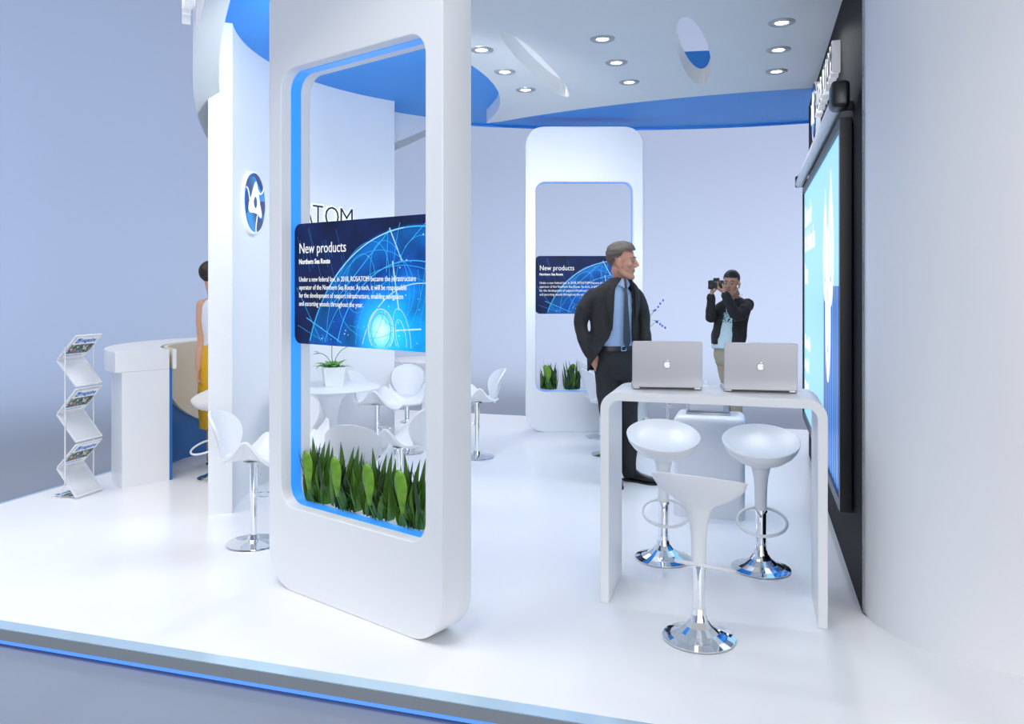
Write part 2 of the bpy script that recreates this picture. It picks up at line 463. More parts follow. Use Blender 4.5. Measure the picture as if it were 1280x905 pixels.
def emblem_mesh(R, halo=True):
    S = lambda pts: [(x * R, y * R) for x, y in pts]
    disc = [(R * cos(2 * pi * k / 64), R * sin(2 * pi * k / 64)) for k in range(64)]
    back = [(x * 1.05, y * 1.05) for x, y in disc]
    tri = spline([(0, .71), (.10, .60), (.2, .40), (.36, .01), (.56, -.36), (.45, -.49), (.2, -.40), (-.16, -.36), (-.56, -.38), (-.72, -.27), (-.68, -.07), (-.46, .18), (-.24, .5), (-.1, .66)], 6)
    hole = [(-.06 + .2 * cos(2 * pi * k / 32), .0 + .2 * sin(2 * pi * k / 32)) for k in range(32)]
    layers = [(flatmesh([back], .03), M['letterwhite'], 0), (flatmesh([disc], .006), M['emblem'], .03)]
    darks = [spline([(-.45, .82), (-.05, .86), (.35, .62), (.68, .45), (.76, .55), (.55, .78), (.15, .97), (-.2, .95)], 6),
             spline([(-.95, .25), (-.86, .3), (-.70, .05), (-.74, -.25), (-.86, -.42), (-.96, -.1)], 6),
             spline([(.50, -.30), (.42, .0), (.62, .1), (.93, .1), (.94, -.2), (.7, -.42)], 6),
             spline([(.06, -.55), (.14, -.92), (.5, -.8), (.7, -.55), (.5, -.55)], 6)]
    for d in darks: layers.append((flatmesh([S(d)], .003), M['emblemdark'], .036))
    layers.append((flatmesh([S(tri), S(hole)], .005), M['letterwhite'], .038))
    for c in ([(.2, .45), (.4, .34), (.66, .42), (.80, .60)], [(-.6, .02), (-.68, .23), (-.80, .38), (-.93, .42)], [(.14, -.42), (.06, -.62), (.0, -.82), (0, -1.0)]):
        layers.append((flatmesh([S(ribbon(spline(c, 5, False), .055))], .004), M['letterwhite'], .038))
    return joinm([(me, m, Matrix.Translation((0, 0, z))) for me, m, z in layers])
def on_arc(a, z, r=2.13):
    """drawing plane standing on the inside of the curved wall at angle a, facing its centre"""
    a = radians(a)
    n = Vector((-cos(a), -sin(a), 0)); t = Vector((sin(a), -cos(a), 0))     # t: left to right seen from inside
    m = Matrix.Identity(4)
    m.col[0] = (*t, 0); m.col[1] = (0, 0, 1, 0); m.col[2] = (*n, 0)
    m.translation = (C1[0] + r * cos(a), C1[1] + r * sin(a), z)
    return m
def text_ang(px):   # angle on the curved wall seen at column px
    k = (px - 640) / F
    A = k * k + 1; B = -2 * (k * C1[0] + C1[1]); Cc = C1[0] ** 2 + C1[1] ** 2 - 2.13 ** 2
    t = (-B + sqrt(B * B - 4 * A * Cc)) / (2 * A)
    return math.degrees(atan2(t - C1[1], k * t - C1[0]))
sg = thing('company_sign', 'blue round emblem and slim black letters on the curved white wall', 'sign', (C1[0], C1[1], 0))
Ti = Matrix.Translation((-C1[0], -C1[1], 0))
link('emblem', emblem_mesh(.215), None, sg, mtx=Ti @ on_arc(179.2, 2.108, 2.128))
aT, aM = text_ang(396), text_ang(432)
step = (aT - aM) / 2
for i, ch in enumerate('ROSATOM'):
    a = aM + (6 - i) * step if i > 3 else aT + (4 - i) * step * .80
    wm = textmesh(ch, .252, .012, sx=.92, align='CENTER', bold=.010)
    km = textmesh(ch, .252, .004, sx=.92, align='CENTER', bold=-.004)
    me = joinm([(wm, M['letterwhite'], None), (km, M['inkblack'], Matrix.Translation((0, 0, .013)))])
    link('letter', me, None, sg, mtx=Ti @ on_arc(a, 2.018, 2.131))

# ================================================================ black display wall and the white rounded wall on the right
gbox('wall_right', .484, .60, 3.944, 7.52, 0, ZG - .002, M['black'])
loop = [(3.2, 3.484)]
cu, cv, r = 1.045, 4.045, .561
loop = [(4.4, cv - r)] + [(cu + r * cos(radians(a)), cv + r * sin(radians(a))) for a in range(270, 189, -5)]
loop += [(.484, 3.944), (.612, 3.944), (.612, 7.52), (.74, 7.52), (.74, 4.3), (1.1, 3.7), (4.4, 3.7)]
me = flatmesh([loop], 4.2)
o = link('wall_front', me, M['wallwhite'], rot=(0, 0, GA)); o['kind'] = 'structure'

# sign on the black wall (drawing plane: x runs towards the camera, faces -u)
def on_black(v, z, off=.0, u=.484):
    e1 = G(1, 0); e2 = G(0, 1); m = Matrix.Identity(4)
    m.col[0] = (*(-e2), 0); m.col[1] = (0, 0, 1, 0); m.col[2] = (*(-e1), 0)
    m.translation = G(u - off, v, z)
    return m
sg = thing('wall_sign', 'round blue emblem and thick white block letters high on the black wall', 'sign', G(.484, 5.6, 2.8), 0)
Tb = Matrix.Translation(-G(.484, 5.6, 2.8))
link('emblem', emblem_mesh(.215), None, sg, mtx=Tb @ on_black(6.447, 2.825))
for i, ch in enumerate('ROSATOM'):
    v = 6.10 - i * .191
    wm = textmesh(ch, .24, .045, sx=.92, align='CENTER', bold=.008)
    km = textmesh(ch, .24, .003, sx=.92, align='CENTER', bold=-.003)
    me = joinm([(wm, M['letterwhite'], None), (km, M['inkblack'], Matrix.Translation((0, 0, .046)))])
    link('letter', me, None, sg, mtx=Tb @ on_black(v, 2.735))

# big projection screen
scr = thing('projection_screen', 'large light blue illuminated screen with black frame on the black wall', 'screen', G(.484, 5.86, 0), GA)
def sbox(name, u0, u1, v0, v1, z0, z1, m, bev=0., parent=None):
    bm = bmesh.new(); box(bm, (u0 + u1) / 2 - .484, (v0 + v1) / 2 - 5.86, (z0 + z1) / 2, u1 - u0, v1 - v0, z1 - z0)
    if bev: bevel_all(bm, bev, 2)
    return link(name, fin(bm), m, parent or scr)
SV0, SV1, SZ0, SZ1 = 4.36, 7.36, .41, 2.30
bm = bmesh.new()
for a in ((.484 - .022, (SV0 + SV1) / 2, (SZ0 + SZ1) / 2, .036, SV1 - SV0 + .02, SZ1 - SZ0 + .02),
          (.452, SV0 - .028, (SZ0 + SZ1) / 2, .055, .056, SZ1 - SZ0 + .10),
          (.452, SV1 + .028, (SZ0 + SZ1) / 2, .055, .056, SZ1 - SZ0 + .10),
          (.452, (SV0 + SV1) / 2, SZ0 - .028, .055, SV1 - SV0, .056),
          (.452, (SV0 + SV1) / 2, SZ1 + .028, .055, SV1 - SV0, .056)):
    box(bm, a[0] - .484, a[1] - 5.86, a[2], a[3], a[4], a[5])
link('frame', fin(bm), M['blackplastic'], scr)
def screen_mat():
    m, nt, b = _bsdf('screen_image')
    N = nt.nodes.new; L = nt.links.new
    tc = N('ShaderNodeTexCoord'); sp = N('ShaderNodeSeparateXYZ'); L(tc.outputs['Object'], sp.inputs[0])
    # dark striped column at the near third: y from -1.13 to -.30
    ny = N('ShaderNodeMath'); ny.operation = 'LESS_THAN'; ny.inputs[1].default_value = -.44; L(sp.outputs['Y'], ny.inputs[0])
    ny2 = N('ShaderNodeMath'); ny2.operation = 'GREATER_THAN'; ny2.inputs[1].default_value = -1.40; L(sp.outputs['Y'], ny2.inputs[0])
    zz = N('ShaderNodeMath'); zz.operation = 'LESS_THAN'; zz.inputs[1].default_value = 1.50; L(sp.outputs['Z'], zz.inputs[0])
    a = N('ShaderNodeMath'); a.operation = 'MULTIPLY'; L(ny.outputs[0], a.inputs[0]); L(ny2.outputs[0], a.inputs[1])
    a2 = N('ShaderNodeMath'); a2.operation = 'MULTIPLY'; L(a.outputs[0], a2.inputs[0]); L(zz.outputs[0], a2.inputs[1])
    wv = N('ShaderNodeTexWave'); wv.bands_direction = 'Y'; wv.inputs['Scale'].default_value = 2.6; wv.inputs['Distortion'].default_value = 2.5
    wv.inputs['Detail'].default_value = 3; wv.inputs['Detail Scale'].default_value = .6
    mp = N('ShaderNodeMapping'); mp.inputs['Scale'].default_value = (1, 1, .08); L(tc.outputs['Object'], mp.inputs[0]); L(mp.outputs[0], wv.inputs['Vector'])
    cr = N('ShaderNodeValToRGB'); e = cr.color_ramp.elements
    e[0].color = (.0, .025, .22, 1); e[1].color = (.0, .35, 1, 1); e[0].position = .15; x = e.new(.6); x.color = (0, .14, .62, 1)
    L(wv.outputs['Fac'], cr.inputs['Fac'])
    mx = N('ShaderNodeMix'); mx.data_type = 'RGBA'; mx.inputs['A'].default_value = (.30, .68, 1., 1)
    L(a2.outputs[0], mx.inputs['Factor']); L(cr.outputs['Color'], mx.inputs['B'])
    b.inputs['Base Color'].default_value = (.01, .01, .01, 1); b.inputs['Roughness'].default_value = .3
    L(mx.outputs['Result'], b.inputs['Emission Color']); b.inputs['Emission Strength'].default_value = SCREEN
    return m
sbox('screen_surface', .438, .446, SV0, SV1, SZ0, SZ1, screen_mat())
# white figure shapes on the picture (lobed white forms) and the text blocks
M['glowwhite'] = mat('screen_white', (.01, .01, .01), .4, emit=(.93, .97, 1), es=1.)
M['glowpale'] = mat('screen_pale_blue', (.01, .01, .01), .4, emit=(.45, .72, 1), es=.9)
def scr_plane(v, z): return Matrix.Translation(-G(.484, 5.86, 0)) @ on_black(v, z, u=.4375)
Rz = Matrix.Rotation(-GA, 4, 'Z')
def on_scr(v, z): return Rz @ scr_plane(v, z)
lay = []
for cx, cz, wx, wz in ((.0, 1.72, .17, .34), (-.36, 1.70, .15, .30), (-.18, 1.32, .17, .40)):
    outl = [(cx + wx * sin(t) * (1 if cos(t) < .2 else (1 - cos(t)) ** .8 * 1.1 + .06), cz + wz * cos(t) * (1.35 if cos(t) > 0 else 1)) for t in [2 * pi * k / 48 for k in range(48)]]
    ins = [(cx + (x - cx) * .55, cz - .05 + (y - cz) * .45) for x, y in outl]
    lay.append((flatmesh([outl, ins], .002), M['glowwhite'], None))
    ins2 = [(cx + (x - cx) * .40, cz - .05 + (y - cz) * .36) for x, y in outl]
    lay.append((flatmesh([ins, ins2], .002), M['glowpale'], None))
    lay.append((flatmesh([ins2], .002), M['glowwhite'], None))
link('picture', joinm(lay), None, scr, mtx=on_scr(4.93, 0))
lay = []
for s, z, sz in (('Solutions for', 2.00, .25), ('the Northern Sea', 1.79, .25), ('Route', 1.52, .25), ('Safe and reliable', .98, .16), ('navigation all', .80, .16), ('year round', .62, .16)):
    link('lettering', textmesh(s, sz, .0015, sx=.62, bold=.003), M['glowwhite'], scr, mtx=on_scr(7.26, z))
# roller above, its end cap and far bracket
rol = thing('roller_housing', 'pale grey roller bar with dark end cap above the large blue screen', 'screen roller', G(.40, 5.8, 2.44), GA)
bm = bmesh.new(); tube(bm, [(0, -1.55, -.04), (0, 1.6, -.04)], .035, 20); link('roller_bar', fin(bm), M['rackmetal'], rol)
bm = bmesh.new(); box(bm, .01, -1.62, -.01, .085, .14, .13); bevel_all(bm, .02, 3); link('end_cap', fin(bm), M['blackplastic'], rol)
bm = bmesh.new(); box(bm, .01, 1.63, -.02, .09, .05, .10); bevel_all(bm, .012, 2); link('bracket', fin(bm), M['blackplastic'], rol)
for y in (-1.5, 1.5):
    bm = bmesh.new(); box(bm, .06, y, -.035, .05, .04, .04); link('wall_mount', fin(bm), M['blackplastic'], rol)

# ================================================================ downlights
pos = [(602, 62), (631, 89.5), (657, 112), (753, 48.5), (770.5, 78), (786.5, 102.5), (977, 28), (973, 62), (970.5, 89)]
names = ['nearest', 'middle', 'farthest']; rows = ['left row beside the blue canopy', 'middle row between the two slots', 'right row near the black wall']
proto = None
for i, (px, py) in enumerate(pos):
    d = (ZG - H) * F / (HY - py)
    lab = 'round recessed ceiling downlight, %s of the three in the %s' % (names[i % 3], rows[i // 3])
    if proto is None:
        proto = t = thing('ceiling_downlight', lab, 'downlight', P(px, d, ZG), 0, 'downlights in the grey ceiling')
        link('trim_ring', fin(lathe([(.040, -.002), (.046, -.008), (.062, -.006), (.066, -.010), (.080, -.004), (.082, .002), (.04, .002), (.040, -.002)], 40)), M['lamprim'], t)
        link('bulb', fin(lathe([(0, -.004), (.025, -.006), (.040, -.002), (.04, .001), (0, .001)], 32)), M['lamp'], t)
    else:
        t = copy_tree(proto); t.location = P(px, d, ZG); t['label'] = lab
    l = bpy.data.lights.new('downlight_beam', 'SPOT'); l.energy = SPOTW; l.spot_size = radians(150); l.spot_blend = .4; l.shadow_soft_size = .035; l.color = (.93, .96, 1)
    lo = bpy.data.objects.new('downlight_beam', l); COL.objects.link(lo); lo.location = P(px, d, ZG - .02)

# ================================================================ display towers
M['panelimg'] = None
def panel_mat():
    m, nt, b = _bsdf('panel_picture')
    N = nt.nodes.new; L = nt.links.new
    tc = N('ShaderNodeTexCoord')
    # distance from the centre of the big globe (x .86, z -.22 from the panel's lower left corner)
    vm = N('ShaderNodeVectorMath'); vm.operation = 'SUBTRACT'; vm.inputs[1].default_value = (.36, -.52, 0)
    L(tc.outputs['Object'], vm.inputs[0])
    ln = N('ShaderNodeVectorMath'); ln.operation = 'LENGTH'; L(vm.outputs[0], ln.inputs[0])
    r1 = N('ShaderNodeValToRGB'); e = r1.color_ramp.elements
    e[0].position = 0; e[0].color = (.0, .48, 1, 1); e[1].position = .765; e[1].color = (.0, .10, .42, 1)
    x = e.new(.35); x.color = (.0, .33, .9, 1); x = e.new(.60); x.color = (.0, .07, .42, 1); x = e.new(.755); x.color = (.0, .13, .50, 1)
    x = e.new(.785); x.color = (.002, .010, .07, 1)
    L(ln.outputs['Value'], r1.inputs['Fac'])
    nz = N('ShaderNodeTexNoise'); nz.inputs['Scale'].default_value = 5; nz.inputs['Detail'].default_value = 7; L(tc.outputs['Object'], nz.inputs['Vector'])
    mr = N('ShaderNodeMapRange'); mr.inputs['From Min'].default_value = .32; mr.inputs['From Max'].default_value = .68
    mr.inputs['To Min'].default_value = .45; mr.inputs['To Max'].default_value = 1.6; L(nz.outputs['Fac'], mr.inputs['Value'])
    ml = N('ShaderNodeMix'); ml.data_type = 'RGBA'; ml.blend_type = 'MULTIPLY'; ml.inputs['Factor'].default_value = 1
    L(r1.outputs['Color'], ml.inputs['A']); L(mr.outputs['Result'], ml.inputs['B'])
    # bright core
    v2 = N('ShaderNodeVectorMath'); v2.operation = 'SUBTRACT'; v2.inputs[1].default_value = (.143, -.215, 0); L(tc.outputs['Object'], v2.inputs[0])
    l2 = N('ShaderNodeVectorMath'); l2.operation = 'LENGTH'; L(v2.outputs[0], l2.inputs[0])
    r2 = N('ShaderNodeValToRGB'); e = r2.color_ramp.elements; e[0].position = 0; e[0].color = (1, 1, 1, 1); e[1].position = .2; e[1].color = (0, 0, 0, 1)
    x = e.new(.055); x.color = (.35, .75, 1, 1); x = e.new(.10); x.color = (0.02, .28, .7, 1)
    L(l2.outputs['Value'], r2.inputs['Fac'])
    ad = N('ShaderNodeMix'); ad.data_type = 'RGBA'; ad.blend_type = 'ADD'; ad.inputs['Factor'].default_value = 1
    L(ml.outputs['Result'], ad.inputs['A']); L(r2.outputs['Color'], ad.inputs['B'])
    b.inputs['Base Color'].default_value = (.01, .012, .02, 1); b.inputs['Roughness'].default_value = .4
    L(ad.outputs['Result'], b.inputs['Emission Color']); b.inputs['Emission Strength'].default_value = 1.
    b.inputs['Specular IOR Level'].default_value = .12; b.inputs['Roughness'].default_value = .6
    return m
M['panel'] = panel_mat()
M['glowline'] = mat('panel_cyan_line', (.01, .01, .01), .5, emit=(.03, .45, .95), es=1.)
M['dimline'] = mat('panel_dim_line', (.01, .01, .01), .5, emit=(.01, .14, .40), es=1.)
M['brightline'] = mat('panel_white_line', (.01, .01, .01), .5, emit=(.55, .85, 1), es=1.)
PW, PH = 1.006, .60
def clip(pts):
    """pieces of a polyline inside the panel"""
    res, cur = [], []
    for x, y in pts:
        if abs(x) < PW / 2 - .012 and abs(y) < PH / 2 - .012: cur.append((x, y))
        else:
            if len(cur) > 1: res.append(cur)
            cur = []
    if len(cur) > 1: res.append(cur)
    return res
def graphic_mesh():
    rnd = random.Random(3); lay = []
    def add(pts, w, m, z=.001):
        for c in clip(pts): lay.append((flatmesh([ribbon(c, w)], .0006), m, Matrix.Translation((0, 0, z))))
    add(arcpts(.36, -.52, .770, 60, 175, 160), .007, M['glowline'])
    add(arcpts(.36, -.52, .770, 95, 140, 60), .003, M['brightline'], .0016)
    add(arcpts(.34, -.42, .52, 70, 180, 120), .005, M['glowline'])
    add(arcpts(.40, -.40, .40, 60, 180, 120), .004, M['brightline'])
    add(arcpts(.28, -.50, .58, 75, 180, 120), .0025, M['glowline'])
    add(arcpts(.30, -.30, .33, 0, 180, 120), .002, M['glowline'])
    for k, (cx, cy, rx, ry, rot) in enumerate([(.143, -.215, .085, .098, 0), (.143, -.215, .066, .078, 0), (.143, -.215, .035, .045, 0), (.143, -.215, .092, .105, .2), (.28, -.23, .05, .12, .25), (.275, -.24, .03, .08, .25), (.0, .0, .10, .14, -.3), (.2, .0, .12, .2, .3), (.33, .1, .1, .32, -.15), (-.02, -.1, .18, .32, -.5), (.1, -.05, .26, .2, .2), (.42, -.05, .18, .26, .1)]):
        pts = []
        for q in range(73):
            t = 2 * pi * q / 72; x, y = rx * cos(t), ry * sin(t)
            pts.append((cx + x * cos(rot) - y * sin(rot), cy + x * sin(rot) + y * cos(rot)))
        add(pts, .004 if k < 4 else .0022, M['brightline'] if k in (0, 2, 4, 5) else M['glowline'], .0012)
    def line(a, b, w, m):
        n = 24; add([(a[0] + (b[0] - a[0]) * q / n, a[1] + (b[1] - a[1]) * q / n) for q in range(n + 1)], w, m)
    line((-.40, -.17), (-.12, -.288), .005, M['glowline']); line((.2, .24), (-.2, -.1), .004, M['glowline'])
    line((.2, .25), (.28, .1), .005, M['brightline']); line((.22, .1), (.26, -.12), .006, M['brightline'])
    line((.19, -.215), (.40, -.20), .007, M['brightline']); line((.19, .24), (.18, .05), .003, M['glowline'])
    line((.45, .28), (.30, .16), .003, M['glowline']); line((-.48, -.02), (-.28, -.29), .002, M['glowline'])
    for k in range(16):
        x = rnd.uniform(-.48, -.05); y = rnd.uniform(.02, .28); l = rnd.uniform(.05, .14)
        line((x, y), (x + l * .35, y - l), .0016, M['dimline'])
    for k in range(34):
        a = radians(rnd.uniform(80, 170)); r = rnd.uniform(.1, .7); a2 = a + rnd.uniform(-.3, .3); r2 = r + rnd.uniform(-.2, .2)
        line((.36 + r * cos(a), -.52 + r * sin(a)), (.36 + r2 * cos(a2), -.52 + r2 * sin(a2)), .0014, M['glowline'])
    for k in range(46):
        a = radians(rnd.uniform(80, 165)); r = rnd.uniform(.15, .75); x, y = .36 + r * cos(a), -.52 + r * sin(a)
        if abs(x) < .49 and abs(y) < .285:
            s = rnd.uniform(.0015, .004)
            lay.append((flatmesh([[(x + s * cos(t), y + s * sin(t)) for t in (0, 1.05, 2.1, 3.14, 4.2, 5.2)]], .0006), M['brightline'], Matrix.Translation((0, 0, .0012))))
    return joinm(lay)
GRAPH = graphic_mesh()
LETTERS = joinm([(textmesh('New products', .0735, .001, sx=.84), M['glowwhite'], Matrix.Translation((-.458, .151, .0022))),
                 (textmesh('Northern Sea Route', .034, .001, sx=.86, bold=.0009), M['glowwhite'], Matrix.Translation((-.458, .098, .0022)))] +
                [(textmesh(s, .0345, .001, sx=k), M['glowwhite'], Matrix.Translation((-.458, y, .0022))) for s, y, k in (
                    ('Under a new federal law, in 2018, ROSATOM became the infrastructure', .010, .815),
                    ('operator of the Northern Sea Route. As such, it will be responsible', -.030, .815),
                    ('for the development of seaport infrastructure, enabling navigation', -.070, .815),
                    ('and escorting vessels throughout the year.', -.111, .815))])
TH = .18
def tower(label, loc, rz, top):
    t = thing('display_tower', label, 'display tower', loc, rz)
    W = 1.206
    me = flatmesh([rrect(0, 0, W, top, .19, 14), rrect(.102, .413, W - .102, 2.57, .095, 10)], TH, .006)
    link('tower_frame', me, M['white'], t, mtx=Matrix.Translation((0, TH, 0)) @ UP)
    me = flatmesh([rrect(.1005, .4115, W - .1005, 2.5715, .096, 10), rrect(.1045, .4155, W - .1045, 2.5675, .092, 10)], .06)
    link('blue_band', me, M['bluestripe'], t, mtx=Matrix.Translation((0, TH - .061, 0)) @ UP)
    pn = link('display_panel', flatmesh([rrect(-PW / 2 + .004, -PH / 2, PW / 2 - .004, PH / 2, .045)], .02), M['panel'], t, mtx=Matrix.Translation((W / 2, TH / 2 + .01, 1.512)) @ UP)
    link('graphic_lines', GRAPH, None, pn, loc=(0, 0, .0205))
    link('lettering', LETTERS, None, pn, loc=(0, 0, .0212))
    return t
TA = atan2(-.621, .784)
def TP(s, tt, z=0.): return Vector((s * .784 + tt * .621, -.621 * s + tt * .784, z))
twN = tower('large white display tower with rounded window, blue screen and planting, at the front', TP(-3.451, 2.376), TA, ZG - .003)
twF = tower('white display tower with rounded window standing farther back behind the man', Vector((.140, 8.137, 0)), 0., 3.14)
# ================================================================ desk
ds = thing('reception_desk', 'white waterfall bar desk with rounded corners carrying the two laptops', 'desk', G(-.688, 3.711), GA)
outl = [(0, 0), (0, 0)]
def desk_outline(w, h, t, ro, ri):
    p = [(0, 0)]
    p += [(ro + ro * cos(radians(a)), h - ro + ro * sin(radians(a))) for a in range(180, 89, -9)]
    p += [(w - ro + ro * cos(radians(a)), h - ro + ro * sin(radians(a))) for a in range(90, -1, -9)]
    p += [(w, 0), (w - t, 0)]
    p += [(w - t - ri + ri * cos(radians(a)), h - t - ri + ri * sin(radians(a))) for a in range(0, 91, 9)]
    p += [(t + ri + ri * cos(radians(a)), h - t - ri + ri * sin(radians(a))) for a in range(90, 181, 9)]
    p += [(t, 0)]
    return p
link('desk_shell', flatmesh([desk_outline(1.005, 1.0, .041, .082, .048)], .395, .003), M['white'], ds, mtx=Matrix.Translation((0, .395, 0)) @ UP)

# ================================================================ laptops
def laptop(label, px, py, rz):
    d = .5 * F / (py - HY)
    t = thing('laptop', label, 'laptop', P(px, d, 1.0), rz, 'silver laptops on the white desk')
    W, D, Ht = .331, .228, .224
    # root at the hinge-side left corner, base runs away from the camera (+y)
    me = flatmesh([rrect(0, 0, W, D, .012)], .012, .003)
    for v in me.vertices: v.co.z += .002
    link('base', me, M['alu'], t)
    bm = bmesh.new()
    for r in range(4):
        for c in range(13): box(bm, .035 + c * .0205, .045 + r * .021, .0145, .0175, .0175, .0012)
    kb = link('keyboard', fin(bm, smooth=False), M['blackplastic'], t)
    kb['kind'] = 'stuff'
    tl = radians(4)
    lid = Matrix.Translation((0, .004, .012)) @ Matrix.Rotation(tl, 4, 'X') @ UP
    le = link('lid', flatmesh([rrect(0, 0, W, Ht, .013)], .007, .002), M['alu'], t, mtx=lid)
    link('display', flatmesh([rrect(.010, .012, W - .010, Ht - .010, .004)], .001), M['blackplastic'], t, mtx=lid @ Matrix.Translation((0, 0, -.0012)))
    bm = bmesh.new(); tube(bm, [(.035, .004, .009), (W - .035, .004, .009)], .006, 12); link('hinge', fin(bm), M['blackplastic'], t)
    # bitten fruit mark with a leaf on the lid
    body = spline([(0, .62), (.28, .74), (.58, .66), (.76, .42), (.60, .22), (.56, -.02), (.66, -.22), (.84, -.34), (.66, -.70), (.38, -.94), (.18, -.92), (0, -.86), (-.18, -.92), (-.38, -.94), (-.66, -.66), (-.84, -.16), (-.80, .30), (-.60, .62), (-.30, .74)], 5)
    leaf = spline([(.02, .84), (.06, 1.10), (.34, 1.34), (.36, 1.06), (.20, .88)], 5)
    S = lambda q, k: [(x * k, y * k) for x, y in q]
    rim = joinm([(flatmesh([S(body, .0196)], .0004), M['blackplastic'], None), (flatmesh([S(leaf, .0196)], .0004), M['blackplastic'], None),
                 (flatmesh([S(body, .0174)], .001), M['letterwhite'], None), (flatmesh([S(leaf, .0182)], .001), M['letterwhite'], None)])
    link('lid_mark', rim, None, le, loc=(W / 2, Ht * .50, .007))
    return t
laptop('open silver laptop with bitten fruit mark, on the left half of the white desk', 790.2, 486.6, -radians(7.5))
laptop('open silver laptop with bitten fruit mark, on the right half of the white desk', 904.8, 489.8, -radians(10.5))

# ================================================================ swivel bowl stools
def bowl_profile():
    return [(.0300, .315), (.031, .36), (.033, .43), (.038, .49), (.044, .515), (.050, .545), (.066, .564), (.10, .581), (.14, .603), (.173, .630), (.192, .656), (.199, .676), (.200, .681), (.196, .683), (.187, .676), (.165, .658), (.13, .643), (.08, .633), (.04, .630), (0, .629)]
def shear(me, tilt, z0=.52, rmax=.2):
    for v in me.vertices:
        r = hypot(v.co.x, v.co.y); w = min(1, max(0, (v.co.z - z0) / .07)); w = w * w * (3 - 2 * w)
        v.co.z += tilt * v.co.y * w
BOWL = fin(lathe(bowl_profile(), 56)); shear(BOWL, -.275)
BASE = fin(lathe([(0, 0), (.149, 0), (.153, .003), (.153, .008), (.120, .018), (.085, .034), (.055, .056), (.038, .080), (.031, .105), (.0285, .13), (.0, .13)], 22), smooth=False)
POLE = fin(lathe([(0, .12), (.028, .12), (.028, .322), (0, .322)], 32))
COLLAR = fin(lathe([(.028, .300), (.034, .303), (.034, .316), (.028, .319)], 32))
def ringmesh():
    bm = bmesh.new(); n = 48; ta = radians(20)
    pts = []
    for k in range(n):
        a = 2 * pi * k / n; x, y = .123 * cos(a), .123 * sin(a) + .098
        pts.append((x, y * cos(ta), .312 - y * sin(ta)))
    tube(bm, pts, .0078, 12, closed=True)
    return fin(bm)
RING = ringmesh()
proto_bowl = None
def bowl_stool(label, px, d, rz, lift=0.):
    global proto_bowl
    if proto_bowl is None:
        t = proto_bowl = thing('bar_stool', label, 'stool', P(px, d), rz, 'white bowl seat stools')
        link('base', BASE, M['chrome'], t); link('pole', POLE, M['chrome'], t); link('seat', BOWL, M['white'], t)
        link('collar', COLLAR, M['chrome'], t); link('footrest', RING, M['white'], t)
    else:
        t = copy_tree(proto_bowl); t.location = P(px, d); t.rotation_euler = (0, 0, rz); t['label'] = label
    if lift:
        for c in [x for x in COL.objects if x.parent == t and x.name.split('.')[0] in ('seat', 'collar', 'footrest', 'pole')]: c.location.z = lift
    return t
# local +y is the low front edge
bowl_stool('white bowl seat stool on chrome base, nearest, standing in front of the desk', 873.5, 3.375, radians(-29))
bowl_stool('white bowl seat stool with oval footrest, left one under the desk facing the camera', 829, 4.36, radians(178))
bowl_stool('white bowl seat stool with oval footrest, right one under the desk beside the screen', 951, 4.20, radians(166))
bowl_stool('white bowl seat stool behind the man, only its stem visible under the desk', 801, 7.3, radians(150), -.035)
bowl_stool('white bowl seat stool inside the curved counter, next to the woman', 272.5, 6.2, radians(140), -.02)

# ================================================================ shell bar chairs
def grid(bm, f, nu, nv):
    V = [[bm.verts.new(f(i / nu, j / nv)) for j in range(nv + 1)] for i in range(nu + 1)]
    for i in range(nu):
        for j in range(nv): bm.faces.new((V[i][j], V[i + 1][j], V[i + 1][j + 1], V[i][j + 1]))
def thick(bm, t):
    bmesh.ops.recalc_face_normals(bm, faces=bm.faces)
    bmesh.ops.solidify(bm, geom=list(bm.faces), thickness=t)
def seatmesh():
    bm = bmesh.new()
    def f(a, b):
        y = -.165 + .36 * b; s = 2 * a - 1
        hw = .155 * (1 - .30 * max(0, (-y - .03) / .135) ** 1.5) * (1 - .22 * max(0, (y - .09) / .105) ** 2)
        x = s * hw
        wing = .115 * math.exp(-((y - .02) / .085) ** 2) * abs(s) ** 2.0
        z = .495 + wing + .012 * abs(s) ** 2 - .040 * max(0, (y - .06) / .135) ** 2 + .02 * max(0, (-y - .08) / .085) ** 2
        return (x, y, z)
    grid(bm, f, 22, 26); thick(bm, .016)
    return fin(bm, angle=60)
def backmesh():
    bm = bmesh.new()
    def f(a, b):
        s = 2 * a - 1
        # outline: narrow at the seat, widest at two thirds, round top
        if b < .62: hw = .070 + .078 * sin(b / .62 * pi / 2) ** 1.3
        else: hw = .148 * sqrt(max(0.0004, 1 - ((b - .62) / .385) ** 2.4))
        x = s * hw
        z = .478 + .295 * b
        y = -.150 - .095 * b + 3.6 * x * x * (1 - .25 * b)
        return (x, y, z)
    grid(bm, f, 20, 24); thick(bm, .014)
    return fin(bm, angle=60)
SEAT, BACK = seatmesh(), backmesh()
CBASE = fin(lathe([(0, 0), (.150, 0), (.154, .003), (.152, .008), (.11, .014), (.06, .019), (.034, .026), (.030, .050), (0, .050)], 48))
CPOLE = fin(lathe([(0, .04), (.019, .04), (.019, .25), (.0225, .252), (.0225, .475), (.06, .480), (.06, .486), (0, .486)], 28))
def loopmesh():
    bm = bmesh.new()
    pts = [(.055 * sin(t) * (1 if cos(t) < .3 else .9), .072 - .062 * cos(t), .285 - .0 * sin(t)) for t in [2 * pi * k / 36 for k in range(36)]]
    tube(bm, pts, .005, 8, closed=True)
    tube(bm, [(0, .015, .285), (0, .022, .285)], .012, 10)
    return fin(bm)
def levermesh():
    bm = bmesh.new(); tube(bm, [(.015, .02, .478), (.03, .045, .455), (.034, .05, .435), (.040, .062, .405)], [.0035, .0035, .0035, .006], 8)
    return fin(bm)
def screwmesh():
    bm = bmesh.new(); return None
